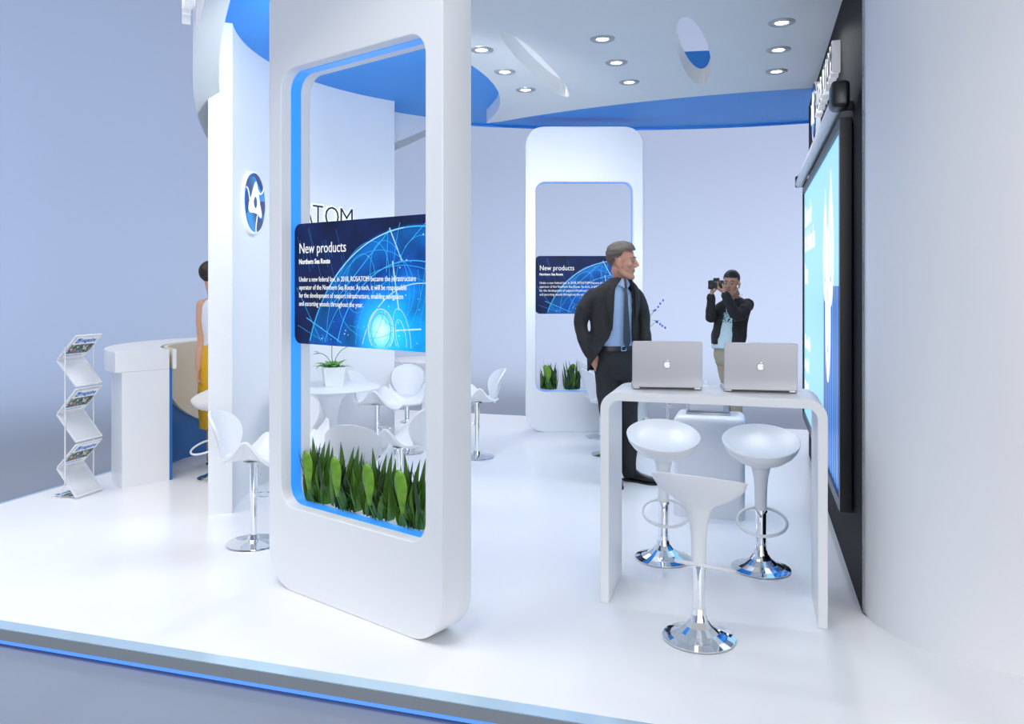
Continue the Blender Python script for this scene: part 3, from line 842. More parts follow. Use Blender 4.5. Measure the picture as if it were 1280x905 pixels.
LOOP, LEVER = loopmesh(), levermesh()
proto_shell = None
def shell_chair(label, px, d, face, sc=1.):
    """face: direction (degrees, 0 = +x right, -90 towards the camera) the sitter looks"""
    global proto_shell
    rz = radians(face - 90)
    if proto_shell is None:
        t = proto_shell = thing('bar_chair', label, 'bar chair', P(px, d), rz, 'white shell bar chairs around the tables')
        link('base', CBASE, M['chrome'], t); link('pole', CPOLE, M['chrome'], t); link('seat', SEAT, M['white'], t); link('backrest', BACK, M['white'], t)
        link('footrest', LOOP, M['chrome'], t); link('lever', LEVER, M['chrome'], t)
    else:
        t = copy_tree(proto_shell); t.location = P(px, d); t.rotation_euler = (0, 0, rz); t['label'] = label
    return t
shell_chair('white shell bar chair left of the front tower, beside the column with the emblem', 317, 4.62, -6)
shell_chair('white shell bar chair just right of the front tower, its back turned to the right', 596.3, 6.955, 196)
shell_chair('white shell bar chair facing the camera, under the far round table in the front window', 508.8, 7.16, -84)
shell_chair('white shell bar chair turned right, behind the round table with the potted orchid', 471.5, 6.80, -8)
shell_chair('white shell bar chair turned left at the right edge of the front window', 501.5, 5.02, 158)
shell_chair('white shell bar chair seen from behind just above the plants in the front window', 452, 4.40, 84)
shell_chair('white shell bar chair at the left edge of the front window, below the orchid table', 378, 5.23, -62)
shell_chair('white shell bar chair half hidden by the man, farther of the two there', 751.5, 7.86, 20)
shell_chair('white shell bar chair half hidden by the man, nearer of the two there', 761, 7.03, 20)
shell_chair('white shell bar chair with footrest ring, pole showing under the left laptop', 835, 8.06, -100)
shell_chair('white shell bar chair between the two laptops, pole showing under the desk', 861, 7.4, -80)

# ================================================================ round tables
def tulip(label, x, y, R=.383):
    t = thing('round_table', label, 'table', (x, y, 0), 0, 'white round pedestal tables')
    link('tabletop', fin(lathe([(0, .695), (.06, .695), (R - .05, .702), (R - .008, .710), (R, .714), (R, .719), (R - .004, .7215), (0, .7215)], 72)), M['white'], t)
    link('pedestal', fin(lathe([(0, 0), (.215, 0), (.222, .004), (.215, .010), (.16, .022), (.10, .05), (.068, .10), (.052, .18), (.047, .30), (.049, .42), (.060, .54), (.085, .62), (.13, .67), (.19, .692), (.20, .697), (0, .697)], 56)), M['white'], t)
    return t
T1 = P(413, 6.13); tulip('white round pedestal table carrying the orchid pot, behind the front window', T1.x, T1.y)
T2 = Vector((-.91, 8.45, 0)); tulip('white round pedestal table farthest back, cut by the right edge of the front window', T2.x, T2.y, .37)
T3 = Vector((1.28, 7.80, 0)); tulip('white round pedestal table hidden behind the man, carrying the blue flowers', T3.x, T3.y, .30)

# ================================================================ plants
def leafstrip(bm, base, direc, length, width, droop, fold=.25, n=8, tip=1.6, lean=0., mi=0):
    """a leaf blade: base point, horizontal direction angle, rises then droops"""
    base = Vector(base); a = direc; c, s = cos(a), sin(a); side = Vector((-s, c, 0))
    prev = None
    pos = Vector(base); el = lean
    for i in range(n + 1):
        t = i / n
        w = width * (sin(pi * min(1, (t * .92 + .06))) ** .8) * (1 - t ** tip * .6)
        if i == n: w = .0008
        e = el - droop * t * t
        nrm = Vector((-c * sin(e), -s * sin(e), cos(e)))
        q = [bm.verts.new(pos + side * w + nrm * fold * w), bm.verts.new(pos), bm.verts.new(pos - side * w + nrm * fold * w)]
        if prev:
            for k in range(2):
                f = bm.faces.new((prev[k], prev[k + 1], q[k + 1], q[k])); f.material_index = mi
        prev = q
        pos = pos + Vector((c * cos(e), s * cos(e), sin(e))) * length / n
def tuft(rnd, tall=1.):
    """one leafy plant facing -y (the window side)"""
    bm = bmesh.new()
    # back fan of dark pointed leaves
    for k in range(22):
        a = rnd.uniform(.1, pi - .1) if k % 2 else rnd.uniform(0, 2 * pi)
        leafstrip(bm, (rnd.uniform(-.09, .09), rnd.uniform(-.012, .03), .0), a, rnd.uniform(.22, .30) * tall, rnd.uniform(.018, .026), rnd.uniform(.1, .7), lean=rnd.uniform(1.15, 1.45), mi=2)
    for sx_, ln, le in ((-.055, .325, 1.62), (.045, .325, 1.50), (.075, .30, 1.42), (.0, .315, 1.5), (-.09, .21, 1.4), (.10, .24, 1.3)):
        leafstrip(bm, (sx_, .01, 0), 0 if sx_ > -.02 else pi, ln * tall, .034, .25, lean=le, mi=0)
    for k in range(30):
        a = rnd.uniform(0, 2 * pi)
        leafstrip(bm, (rnd.uniform(-.115, .115), rnd.uniform(-.02, .02), .0), a, rnd.uniform(.12, .24) * tall, rnd.uniform(.014, .022), rnd.uniform(.0, .5), lean=rnd.uniform(1.1, 1.5), mi=0)
    for k in range(7):
        a = -pi / 2 + rnd.uniform(-1.1, 1.1)
        leafstrip(bm, (rnd.uniform(-.11, .11), -.01, .06), a, rnd.uniform(.07, .11), rnd.uniform(.006, .009), rnd.uniform(.9, 1.8), lean=rnd.uniform(.7, 1.2), mi=0)
    bm.verts.ensure_lookup_table()
    for v in bm.verts: v.co.y = .046 * math.tanh(v.co.y / .046)
    # the broad bright leaf in front
    n = 14; prev = None
    for i in range(n + 1):
        t = i / n; z = .075 + .19 * t * tall; w = .026 * (sin(pi * (t ** 1.6) * .93 + .02) ** .75) * 1.55 + .003
        if i == n: w = .006
        x = -.008 - .030 * t + .01 * sin(t * 3); y = -.052 - .012 * sin(pi * t)
        q = [bm.verts.new((x + s * w, y + (.010 if abs(s) > .5 else -.004 if s else 0) , z)) for s in (-1, -.45, 0, .45, 1)]
        if prev:
            for k in range(4): f = bm.faces.new((prev[k], prev[k + 1], q[k + 1], q[k])); f.material_index = 1
        prev = q
    tube(bm, [(-.0, -.02, .0), (-.005, -.042, .05), (-.008, -.052, .08)], .004, 6)
    for v in bm.verts:
        v.co.x = .125 * math.tanh(v.co.x / .125); v.co.z = max(v.co.z, .094 - sqrt(.092 ** 2 - min(.09, max(0, abs(v.co.x) - .0445)) ** 2))
        v.co.y = max(-.068, min(.062, v.co.y))
    me = fin(bm, angle=70)
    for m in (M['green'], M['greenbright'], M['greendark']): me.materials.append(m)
    return me
rnd = random.Random(11)
TUFTS = [tuft(rnd) for _ in range(3)]
where = ['first from the left', 'second from the left', 'third from the left', 'fourth from the left, at the right edge']
for i, s in enumerate((.188, .405, .635, .85)):
    t = thing('leafy_plant', 'leafy green plant in the front window planting, ' + where[i], 'plant',
              twN.location + Matrix.Rotation(TA, 3, 'Z') @ Vector((s + .055, .118, .4185)), TA, 'leafy plants in the front tower window')
    link('foliage', TUFTS[i % 3], None, t)
for i, s in enumerate((.243, .483, .723, .950)):
    t = thing('leafy_plant', 'leafy plant in the far tower window, ' + ['leftmost one', 'second from the left', 'third from the left', 'fourth, beside the chair back', 'fifth, behind the man'][i], 'plant',
              twF.location + Vector((s, .118, .4185)), pi * (.9 + .2 * i) if i % 2 else 0, 'leafy plants in the far tower window')
    link('foliage', TUFTS[(i + 1) % 3], None, t)

def orchid(label, x, y, z, rz, side=1, tallf=1.):
    t = thing('potted_orchid', label, 'potted plant', (x, y, z), rz, 'blue orchids in white pots')
    bm = bmesh.new()
    vs_ = box(bm, 0, 0, .075, .13, .13, .15)
    for v in vs_:
        if v.co.z > .1: v.co.x *= 1.28; v.co.y *= 1.28
    top = [f for f in bm.faces if f.normal.z > .9]
    bmesh.ops.inset_region(bm, faces=top, thickness=.008)
    bmesh.ops.translate(bm, verts=list({v for f in top for v in f.verts}), vec=(0, 0, -.018))
    link('pot', fin(bm, angle=25), M['pot'], t)
    link('soil', boxmesh(.14, .14, .006), M['soil'], t, loc=(0, 0, .126))
    bm = bmesh.new()
    for a, ln, w, dr, le in ((2.9, .15, .030, 1.1, .6), (.25, .13, .026, .5, .75), (3.5, .15, .024, 1.6, .55), (-.1, .15, .018, 1.0, .35), (2.3, .10, .026, .7, .9), (-1.6, .12, .034, 1.4, .7), (1.4, .12, .026, 1., .8), (3.2, .17, .010, .6, .35), (-.8, .10, .022, 1., .6)):
        leafstrip(bm, (.01 * cos(a), .01 * sin(a), .125), a, ln, w * 1.45, dr, lean=le, tip=4, n=10)
    link('leaves', fin(bm, angle=80), M['orchidleaf'], t)
    bm = bmesh.new()
    bmesh.ops.create_icosphere(bm, subdivisions=3, radius=.035)
    for v in bm.verts: v.co = Vector((v.co.x * 1.1, v.co.y, v.co.z * .8)) * (1 + .12 * noise.noise(v.co * 60)) + Vector((0, 0, .145))
    link('crown', fin(bm), M['greendark'], t)
    stems = [[(0, 0, .14), (-.01, 0, .25), (.0, 0, .36), (.05 * side, 0, .46 * tallf)], [(.01, 0, .14), (.02, 0, .21), (.06, 0, .27), (.11, .0, .30)], [(0, 0, .14), (-.03, -.01, .20), (-.07, -.02, .245), (-.13, -.03, .262)]]
    if tallf > 1: stems[0] = [(0, 0, .14), (.02, 0, .3), (.09, 0, .44), (.17 * side, 0, .53)]; stems[1] = [(0, 0, .14), (.03, 0, .26), (.11, 0, .36), (.19, 0, .43)]
    for i, sp_ in enumerate(stems):
        bm = bmesh.new(); tube(bm, spline(sp_, 5, False), .0028, 6); link('stem', fin(bm), M['stem'], t)
        tipp = Vector(sp_[-1])
        bm = bmesh.new()
        if i < 2:
            for j in range(5):
                a = 2 * pi * j / 5 + i; leafstrip(bm, tipp, a, .045, .014, .8, lean=.35, n=5, tip=4)
        else:
            leafstrip(bm, tipp + Vector((.02, 0, -.006)), pi, .05, .014, .2, lean=-.1, n=6, tip=4); leafstrip(bm, tipp + Vector((.02, 0, .004)), pi + .2, .045, .012, .2, lean=.2, n=6, tip=4)
        link('flower', fin(bm, angle=80), M['petal'], t)
        if tallf > 1 and i < 2:
            for j in range(4):
                bm = bmesh.new(); bmesh.ops.create_uvsphere(bm, u_segments=10, v_segments=8, radius=.009)
                for v in bm.verts: v.co.z *= 1.4
                q = tipp + Vector((.025 * j + .01, .01 * (-1) ** j, (.032 * j + .012) * (1 if i == 0 else -.55)))
                b = link('bud', fin(bm), M['petal'], t, loc=q)
    return t
orchid('white tapered pot with green leaves and a blue bud on the nearest round table', T1.x + .01, T1.y + .05, .7225, .35)
orchid('taller plant with blue flowers peeking out right of the man', T3.x - .06, T3.y - .06, .7225, .0, 1, 1.2)

# ================================================================ pedestal cabinet behind the desk, silver machine on it
bm = bmesh.new(); box(bm, .225, .165, .3275, .45, .33, .655)
vert = [e for e in bm.edges if abs((e.verts[0].co - e.verts[1].co).z) > .3]
tope = [e for e in bm.edges if e.verts[0].co.z > .5 and e.verts[1].co.z > .5]
bmesh.ops.bevel(bm, geom=vert + tope, offset=.045, segments=7, profile=.5, affect='EDGES')
cb = thing('display_plinth', 'white plinth with rounded top edges behind the desk, under the silver machine', 'plinth', G(-.494, 5.25), GA)
link('plinth_body', fin(bm, angle=50), M['white'], cb)
mc = thing('coffee_machine', 'silver box shaped machine with dark side vents on the white plinth', 'machine', P(885, 5.30, .655), GA + .06)
bm = bmesh.new(); box(bm, 0, 0, .080, .27, .17, .14); bevel_all(bm, .008, 2); link('housing', fin(bm), M['silver'], mc)
bm = bmesh.new(); box(bm, 0, -.012, .006, .285, .20, .012); bevel_all(bm, .003, 2); link('drip_tray', fin(bm), M['silver'], mc)
bm = bmesh.new()
box(bm, -.01, -.0855, .080, .21, .003, .115); bevel_all(bm, .001, 1); link('front_panel', fin(bm), M['rackmetal'], mc)
for k in range(3):
    bm = bmesh.new(); box(bm, .137, -.055 + k * .05, .080, .006, .022, .12); link('vent', fin(bm), M['darkgroove'], mc)
bm = bmesh.new(); tube(bm, [(.112, -.085, .13), (.112, -.094, .13)], .011, 16); link('knob', fin(bm), M['blackplastic'], mc)

# ================================================================ curved reception counter, upper left
KC = (-2.1, 6.7)
ct = thing('curved_counter', 'white curved reception counter with blue inside, beside the magazine rack', 'counter', (KC[0], KC[1], 0))
link('outer_wall', band(0, 0, .80, 1.151, 95, 227, 0, .86, 60), M['white'], ct)
link('inner_wall', band(0, 0, .775, .799, 95, 226.6, 0, .86, 60), M['deepblue'], ct)
link('countertop', band(0, 0, .80, 1.20, 95, 227, .861, 1.012, 60), M['white'], ct)
def swe(a, r):
    t = max(0, min(1, (228 - a) / 95)); return .86 - .60 * (t * t * (3 - 2 * t)) ** .8
me = band(0, 0, .745, .774, 95, 227, swe, 1.011, 70); me.materials.append(M['cream']); me.materials.append(M['white'])
c_, s_ = cos(radians(227)), sin(radians(227))
for p in me.polygons:
    if p.normal.dot(Vector((s_, -c_, 0))) < -.9 and (p.center.xy - Vector((.76 * c_, .76 * s_))).length < .03: p.material_index = 1
link('apron', me, None, ct)

# ================================================================ zigzag magazine rack
W_ = Vector((.062, .242, 0)); rk_rz = atan2(W_.y, W_.x)     # local x: width (near to far), local y: zigzag direction (left)
rk = thing('magazine_rack', 'light grey zigzag magazine rack with three magazines, far left', 'magazine rack', (-3.060, 5.552, 0), rk_rz)
RW_, RD = .25, .165
zs = [.006, .212, .395, .592, .785, .975, 1.158]
def panel(y0, z0, y1, z1, name):
    # bordered plate from (y0,z0) up to (y1,z1)
    dv = Vector((0, y1 - y0, z1 - z0)); L = dv.length; dv.normalize(); nn = Vector((1, 0, 0)).cross(dv)
    mt = Matrix.Identity(4); mt.col[0] = (1, 0, 0, 0); mt.col[1] = (*dv, 0); mt.col[2] = (*nn, 0); mt.translation = (0, y0, z0)
    fr = link(name, flatmesh([rrect(0, 0, RW_, L, .006, 3), rrect(.012, .012, RW_ - .012, L - .012, .003, 2)], .009), M['rackmetal'], rk, mtx=mt)
    link('acrylic_sheet', flatmesh([rrect(.011, .011, RW_ - .011, L - .011, .003, 2)], .003), M['acrylic'], fr, loc=(0, 0, .003))
    return mt, L, nn, fr
def mag_mats():
    m, nt, b = _bsdf('magazine_photo')
    tc = nt.nodes.new('ShaderNodeTexCoord'); v = nt.nodes.new('ShaderNodeTexVoronoi'); v.inputs['Scale'].default_value = 60
    nt.links.new(tc.outputs['Object'], v.inputs['Vector'])
    cr = nt.nodes.new('ShaderNodeValToRGB'); cr.color_ramp.interpolation = 'CONSTANT'; e = cr.color_ramp.elements
    e[0].color = (.02, .03, .06, 1); e[1].color = (.08, .25, .03, 1); e[1].position = .8
    for p_, c_ in ((.2, (.04, .13, .42)), (.38, (.55, .56, .58)), (.52, (.07, .07, .07)), (.66, (.16, .32, .07)), (.74, (.42, .12, .05))):
        x = e.new(p_); x.color = (*c_, 1)
    sx_ = nt.nodes.new('ShaderNodeSeparateColor'); nt.links.new(v.outputs['Color'], sx_.inputs[0])
    nt.links.new(sx_.outputs[0], cr.inputs['Fac']); nt.links.new(cr.outputs['Color'], b.inputs['Base Color'])
    return m
M['magphoto'] = mag_mats(); M['paper'] = mat('magazine_paper', (.80, .82, .85), .4); M['maglogo'] = mat('magazine_blue', (.01, .16, .55), .5)
def magazine_mesh():
    """cover lying in XY: x width, y height, facing +Z"""
    w_, h_ = .21, .215
    lay = [(boxmesh(w_, h_, .004), M['paper'], Matrix.Translation((w_ / 2, h_ / 2, 0))),
           (flatmesh([[(.0, .052), (w_, .052), (w_, .142), (0, .142)]], .0006), M['magphoto'], Matrix.Translation((0, 0, .0042))),
           (textmesh('magazine', .056, .0006, sx=.68, bold=.0014), M['maglogo'], Matrix.Translation((.058, .163, .0042))),
           (flatmesh([[(.012, .158), (.048, .158), (.054, .202), (.018, .202)], [(.024, .168), (.028, .19), (.034, .176), (.04, .192), (.036, .168)]], .0006), M['maglogo'], Matrix.Translation((0, 0, .0042))),
           (textmesh('news and events of the season', .017, .0005, sx=.72), M['maglogo'], Matrix.Translation((.012, .030, .0042))),
           (flatmesh([[(.012, .014), (.15, .014), (.15, .019), (.012, .019)]], .0005), M['rackmetal'], Matrix.Translation((0, 0, .0042)))]
    return joinm(lay)
MAG = magazine_mesh()
mags = []
for i in range(6):
    z0, z1 = zs[i], zs[i + 1]
    y0, y1 = (0, RD) if i % 2 == 0 else (RD, 0)
    mt, L, nn, fr = panel(y0, z0 + .004, y1, z1 - .004, 'rack_panel')
    if i % 2 == 1:
        mags.append((mt, L, nn))
# tray at the foot
fr = link('foot_tray', flatmesh([rrect(0, 0, RW_, .21, .006, 3), rrect(.012, .012, RW_ - .012, .198, .003, 2)], .008), M['rackmetal'], rk, loc=(0, 0, .0005))
link('tray_sheet', flatmesh([rrect(.011, .011, RW_ - .011, .199, .003, 2)], .002), M['acrylic'], fr, loc=(0, 0, .002))
for x in (.004, RW_ - .004):
    bm = bmesh.new(); xo = -.006 if x < .1 else RW_ + .006
    tube(bm, [(xo, RD / 2, .11), (xo, RD / 2, 1.068)], .0052, 10); link('rod', fin(bm), M['rackmetal'], rk)
    bm = bmesh.new(); tube(bm, [(xo, RD / 2, .115), (xo, RD / 2 + .045, .008)], .0035, 8); link('strut', fin(bm), M['rackmetal'], rk)
bpy.context.view_layer.update()
RKM = Matrix.Translation(rk.location) @ Matrix.Rotation(rk_rz, 4, 'Z')
lv = ['lowest', 'middle', 'topmost']
for k, (mt, L, nn) in enumerate(mags):
    # the cover faces away from the panel normal side that the camera cannot see
    sgn = 1 if (RKM.to_3x3() @ Vector(mt.col[2][:3])).dot(Vector((0, 0, H)) - RKM @ Vector(mt.translation)) > 0 else -1
    mm = mt.copy()
    if sgn > 0: off = Matrix.Translation((.020, .014, .0092))
    else: off = Matrix.Translation((.020, .014, -.0002)) @ Matrix.Rotation(pi, 4, 'Y') @ Matrix.Translation((-.21, 0, 0))
    o = link('magazine', MAG, None, None, mtx=RKM @ mm @ off)
    tag(o, 'magazine with a colourful cover photo, %s of the three in the zigzag rack' % lv[k], 'magazine', 'magazines in the zigzag rack')
o = link('magazine', MAG, None, None, mtx=RKM @ Matrix.Translation((.02, .0, .0095)) @ Matrix.Rotation(0, 4, 'Z') @ Matrix.Translation((0, -.01, 0)) @ Matrix.Scale(.98, 4))
o.matrix_local = RKM @ Matrix.Translation((.02, .012, .0095))
tag(o, 'magazine lying flat on the foot tray of the zigzag rack', 'magazine', 'magazines in the zigzag rack')
# ================================================================ people
def ball(bm, c, r, n=3):
    """r number or (rx, ry, rz) in world axes; returns the verts"""
    rr = r if isinstance(r, (list, tuple)) else (r, r, r)
    v = bmesh.ops.create_icosphere(bm, subdivisions=n, radius=1)['verts']
    for k in v: k.co = Vector((k.co.x * rr[0] + c[0], k.co.y * rr[1] + c[1], k.co.z * rr[2] + c[2]))
    return v
def limb(bm, pts, rad, seg=16, sub=3):
    """smooth tapered limb through joints with rounded ends"""
    P_ = [Vector(p) for p in pts]; q = []; r = []
    n = len(P_)
    for i in range(n - 1):
        p0, p1, p2, p3 = P_[max(0, i - 1)], P_[i], P_[i + 1], P_[min(n - 1, i + 2)]
        for k in range(sub):
            t = k / sub
            q.append(.5 * ((2 * p1) + (-p0 + p2) * t + (2 * p0 - 5 * p1 + 4 * p2 - p3) * t * t + (-p0 + 3 * p1 - 3 * p2 + p3) * t ** 3) if n > 2 else p1.lerp(p2, t))
            r.append(rad[i] + (rad[i + 1] - rad[i]) * t)
    q.append(P_[-1]); r.append(rad[-1])
    tube(bm, q, r, seg)
    ball(bm, q[0], r[0], 2); ball(bm, q[-1], r[-1], 2)
def remesh(bm, vox, smooth=3, fac=.5):
    bmesh.ops.recalc_face_normals(bm, faces=bm.faces)
    me = bpy.data.meshes.new('r'); bm.to_mesh(me); bm.free()
    o = bpy.data.objects.new('r', me); COL.objects.link(o)
    md = o.modifiers.new('r', 'REMESH'); md.mode = 'VOXEL'; md.voxel_size = vox; md.use_smooth_shade = True
    if smooth:
        s = o.modifiers.new('s', 'SMOOTH'); s.iterations = smooth; s.factor = fac
    m2 = evalmesh(o); bpy.data.meshes.remove(me)
    for p in m2.polygons: p.use_smooth = True
    m2.materials.clear()
    return m2
def creases(me, amp, scale, zs=.5):
    """cloth folds as real relief"""
    N_ = [v.normal.copy() for v in me.vertices]
    for v, nn_ in zip(me.vertices, N_):
        n = noise.noise(Vector((v.co.x * scale, v.co.y * scale, v.co.z * scale * zs))) + .5 * noise.noise(Vector((v.co.x * scale * 2.3, v.co.y * scale * 2.3 + 5, v.co.z * scale * 1.1)))
        v.co += nn_ * (amp * n)
    return me
def hand(bm, wrist, dr, normal, thumb, curl=.4, s=1., spread=.1):
    """palm, four unequal bent fingers and a thumb leaving the side of the palm; normal = direction the palm faces"""
    w0 = Vector(wrist); d = Vector(dr).normalized(); nm = Vector(normal); nm = (nm - d * nm.dot(d)).normalized()
    sd = d.cross(nm).normalized()
    if sd.dot(Vector(thumb)) < 0: sd = -sd
    tube(bm, [w0 - d * .03 * s, w0, w0 + d * .03 * s, w0 + d * .062 * s, w0 + d * .090 * s], [(.022 * s, .018 * s), (.027 * s, .017 * s), (.036 * s, .016 * s), (.041 * s, .0145 * s), (.038 * s, .011 * s)], 14, side=sd)
    for k, (off, ln) in enumerate(((.029, .072), (.010, .082), (-.009, .076), (-.027, .060))):
        p = w0 + d * (.084 - abs(off) * .18) * s + sd * off * s; a = curl * .5; pts = [p - d * .01 * s, p]; dd = d + sd * off * spread * 8
        dd.normalize()
        for seg_ in (.44, .31, .25):
            v = dd * cos(a) + nm * sin(a); p = p + v * ln * seg_ * s; pts.append(p); a += curl
        tube(bm, pts, [.0092 * s, .0090 * s, .0083 * s, .0076 * s, .0062 * s], 10); ball(bm, pts[-1], .0064 * s, 2)
    p = w0 + d * .022 * s + sd * .022 * s; pts = [p]
    v = (d * .62 + sd * .68 + nm * .42).normalized()
    for i, ln in enumerate((.042, .032, .026)):
        p = p + v * ln * s; pts.append(p); v = (v + d * .35 + nm * curl * .35 - sd * .22).normalized()
    tube(bm, pts, [.015 * s, .0115 * s, .0098 * s, .0075 * s], 10); ball(bm, pts[-1], .0078 * s, 2)
def frame(fwd, up=(0, 0, 1), o=(0, 0, 0), s=1.):
    """matrix with local x = person's right-to-left side, y = forward, z = up"""
    y = Vector(fwd).normalized(); z = Vector(up); z = (z - y * z.dot(y)).normalized(); x = y.cross(z)
    m = Matrix.Identity(4)
    for i, c in enumerate((x, y, z)): m.col[i] = (*(c * s), 0)
    m.translation = o
    return m
def head_parts(bm, m, female=False):
    nb = len(bm.verts)
    def B(c, r, n=3):
        for v in ball(bm, c, r, n): v.co = m @ v.co
    def T(pts, r, seg=10):
        n0 = len(bm.verts); tube(bm, pts, r, seg); bm.verts.ensure_lookup_table()
        for v in bm.verts[n0:]: v.co = m @ v.co
    B((0, -.012, .052), (.073, .093, .084), 4); B((0, .022, -.002), (.060, .066, .088), 4)
    B((0, .030, -.060), (.047, .050, .040)); B((0, .068, -.086), (.023, .020, .019)); B((0, .066, -.035), (.030, .016, .032))
    T([(-.050, -.012, -.03), (-.046, .02, -.064), (-.022, .060, -.086), (.022, .060, -.086), (.046, .02, -.064), (.050, -.012, -.03)], .019)
    T([(0, .080, .044), (0, .093, .022), (0, .108, -.006), (0, .106, -.013)], [.0075, .0085, .0105, .010])
    B((.011, .093, -.014), .0090, 2); B((-.011, .093, -.014), .0090, 2)
    T([(-.045, .066, .040), (-.022, .080, .044), (0, .080, .040), (.022, .080, .044), (.045, .066, .040)], .0085)
    B((.040, .056, -.006), .020, 2); B((-.040, .056, -.006), .020, 2)
    T([(-.021, .076, -.041), (-.008, .084, -.038), (0, .084, -.039), (.008, .084, -.038), (.021, .076, -.041)], [.003, .0055, .0052, .0055, .003], 8)
    T([(-.019, .075, -.045), (0, .083, -.049), (.019, .075, -.045)], [.003, .006, .003], 8)
    for s in (-1, 1):
        for v in ball(bm, (0, 0, 0), (.010, .019, .034), 3):
            v.co = m @ (Matrix.Rotation(s * -.25, 3, 'Z') @ v.co + Vector((s * .078, -.006, .002)))
        T([(s * .079, -.022, -.012), (s * .084, -.026, .012), (s * .083, -.012, .032), (s * .079, .004, .024)], .004, 8)
def head_extra(parent, m, brow):
    for s in (-1, 1):
        bm = bmesh.new(); ball(bm, (s * .030, .0738, .020), .0122, 3)
        for v in bm.verts: v.co = m @ v.co
        me = fin(bm); me.materials.append(M['eyewhite']); me.materials.append(M['iris'])
        c = m @ Vector((s * .030, .0738, .020)); f = (m.to_3x3() @ Vector((0, 1, 0))).normalized()
        for p in me.polygons: p.material_index = 1 if (p.center - c).normalized().dot(f) > .78 else 0
        link('eye', me, None, parent)
        bm = bmesh.new(); tube(bm, [m @ Vector(q) for q in ((s * .014, .0885, .043), (s * .030, .0865, .050), (s * .048, .072, .044))], [.003, .0042, .002], 8)
        link('eyebrow', fin(bm), brow, parent)
def paint_lips(me, m, lipmat):
    inv = m.inverted()
    for p in me.polygons:
        c = inv @ p.center
        if abs(c.x) < .019 and c.y > .078 and -.051 < c.z < -.037: p.material_index = 1
def hair_mesh(m, keep, grow, amp=.004, sc=70, zs=.4):
    bm = bmesh.new(); bmesh.ops.create_uvsphere(bm, u_segments=72, v_segments=48, radius=1)
    dead = []
    for v in bm.verts:
        d = v.co.normalized()
        g = grow(d)
        v.co = Vector((d.x * (.073 + g), -.012 + d.y * (.093 + g), .052 + d.z * (.084 + g)))
        if d.z < -.2: v.co.y += 0
        v.co += d * amp * noise.noise(Vector((v.co.x * sc, v.co.y * sc * zs, v.co.z * sc)))
        if not keep(v.co): dead.append(v)
    bmesh.ops.delete(bm, geom=dead, context='VERTS')
    bmesh.ops.solidify(bm, geom=list(bm.faces), thickness=.007)
    for v in bm.verts: v.co = m @ v.co
    return fin(bm, angle=70)
def shoe(name, parent, heel, dirv, s=1., mats=None):
    """heel point on the ground, direction of the toe"""
    m = frame(dirv, o=heel, s=s)
    bm = bmesh.new()
    secs = [(-.035, .030, .045, .035), (.0, .036, .052, .045), (.05, .036, .046, .062), (.10, .036, .032, .052), (.15, .044, .026, .036), (.20, .044, .022, .028), (.24, .032, .018, .020), (.262, .012, .012, .012)]
    tube(bm, [(0, y, .012 + h) for y, w_, h, t in secs], [(w_, h) for y, w_, h, t in secs], 18, side=(1, 0, 0))
    limb(bm, [(0, .015, .05), (0, .0, .11)], [.042, .044], 14)
    me = remesh(bm, .006, 3)
    for v in me.vertices: v.co.z = max(v.co.z, .010); v.co = m @ v.co
    o = link(name, me, (mats or (M['shoe'], M['sole']))[0], parent)
    out = [(w_ * sx_ * 1.05, y) for sx_ in (1,) for y, w_, h, t in secs] + [(-w_ * 1.05, y) for y, w_, h, t in secs[::-1]]
    so = flatmesh([spline(out, 3)], .014)
    for v in so.vertices: v.co = m @ v.co
    link('sole', so, (mats or (M['shoe'], M['sole']))[1], o)
    return o

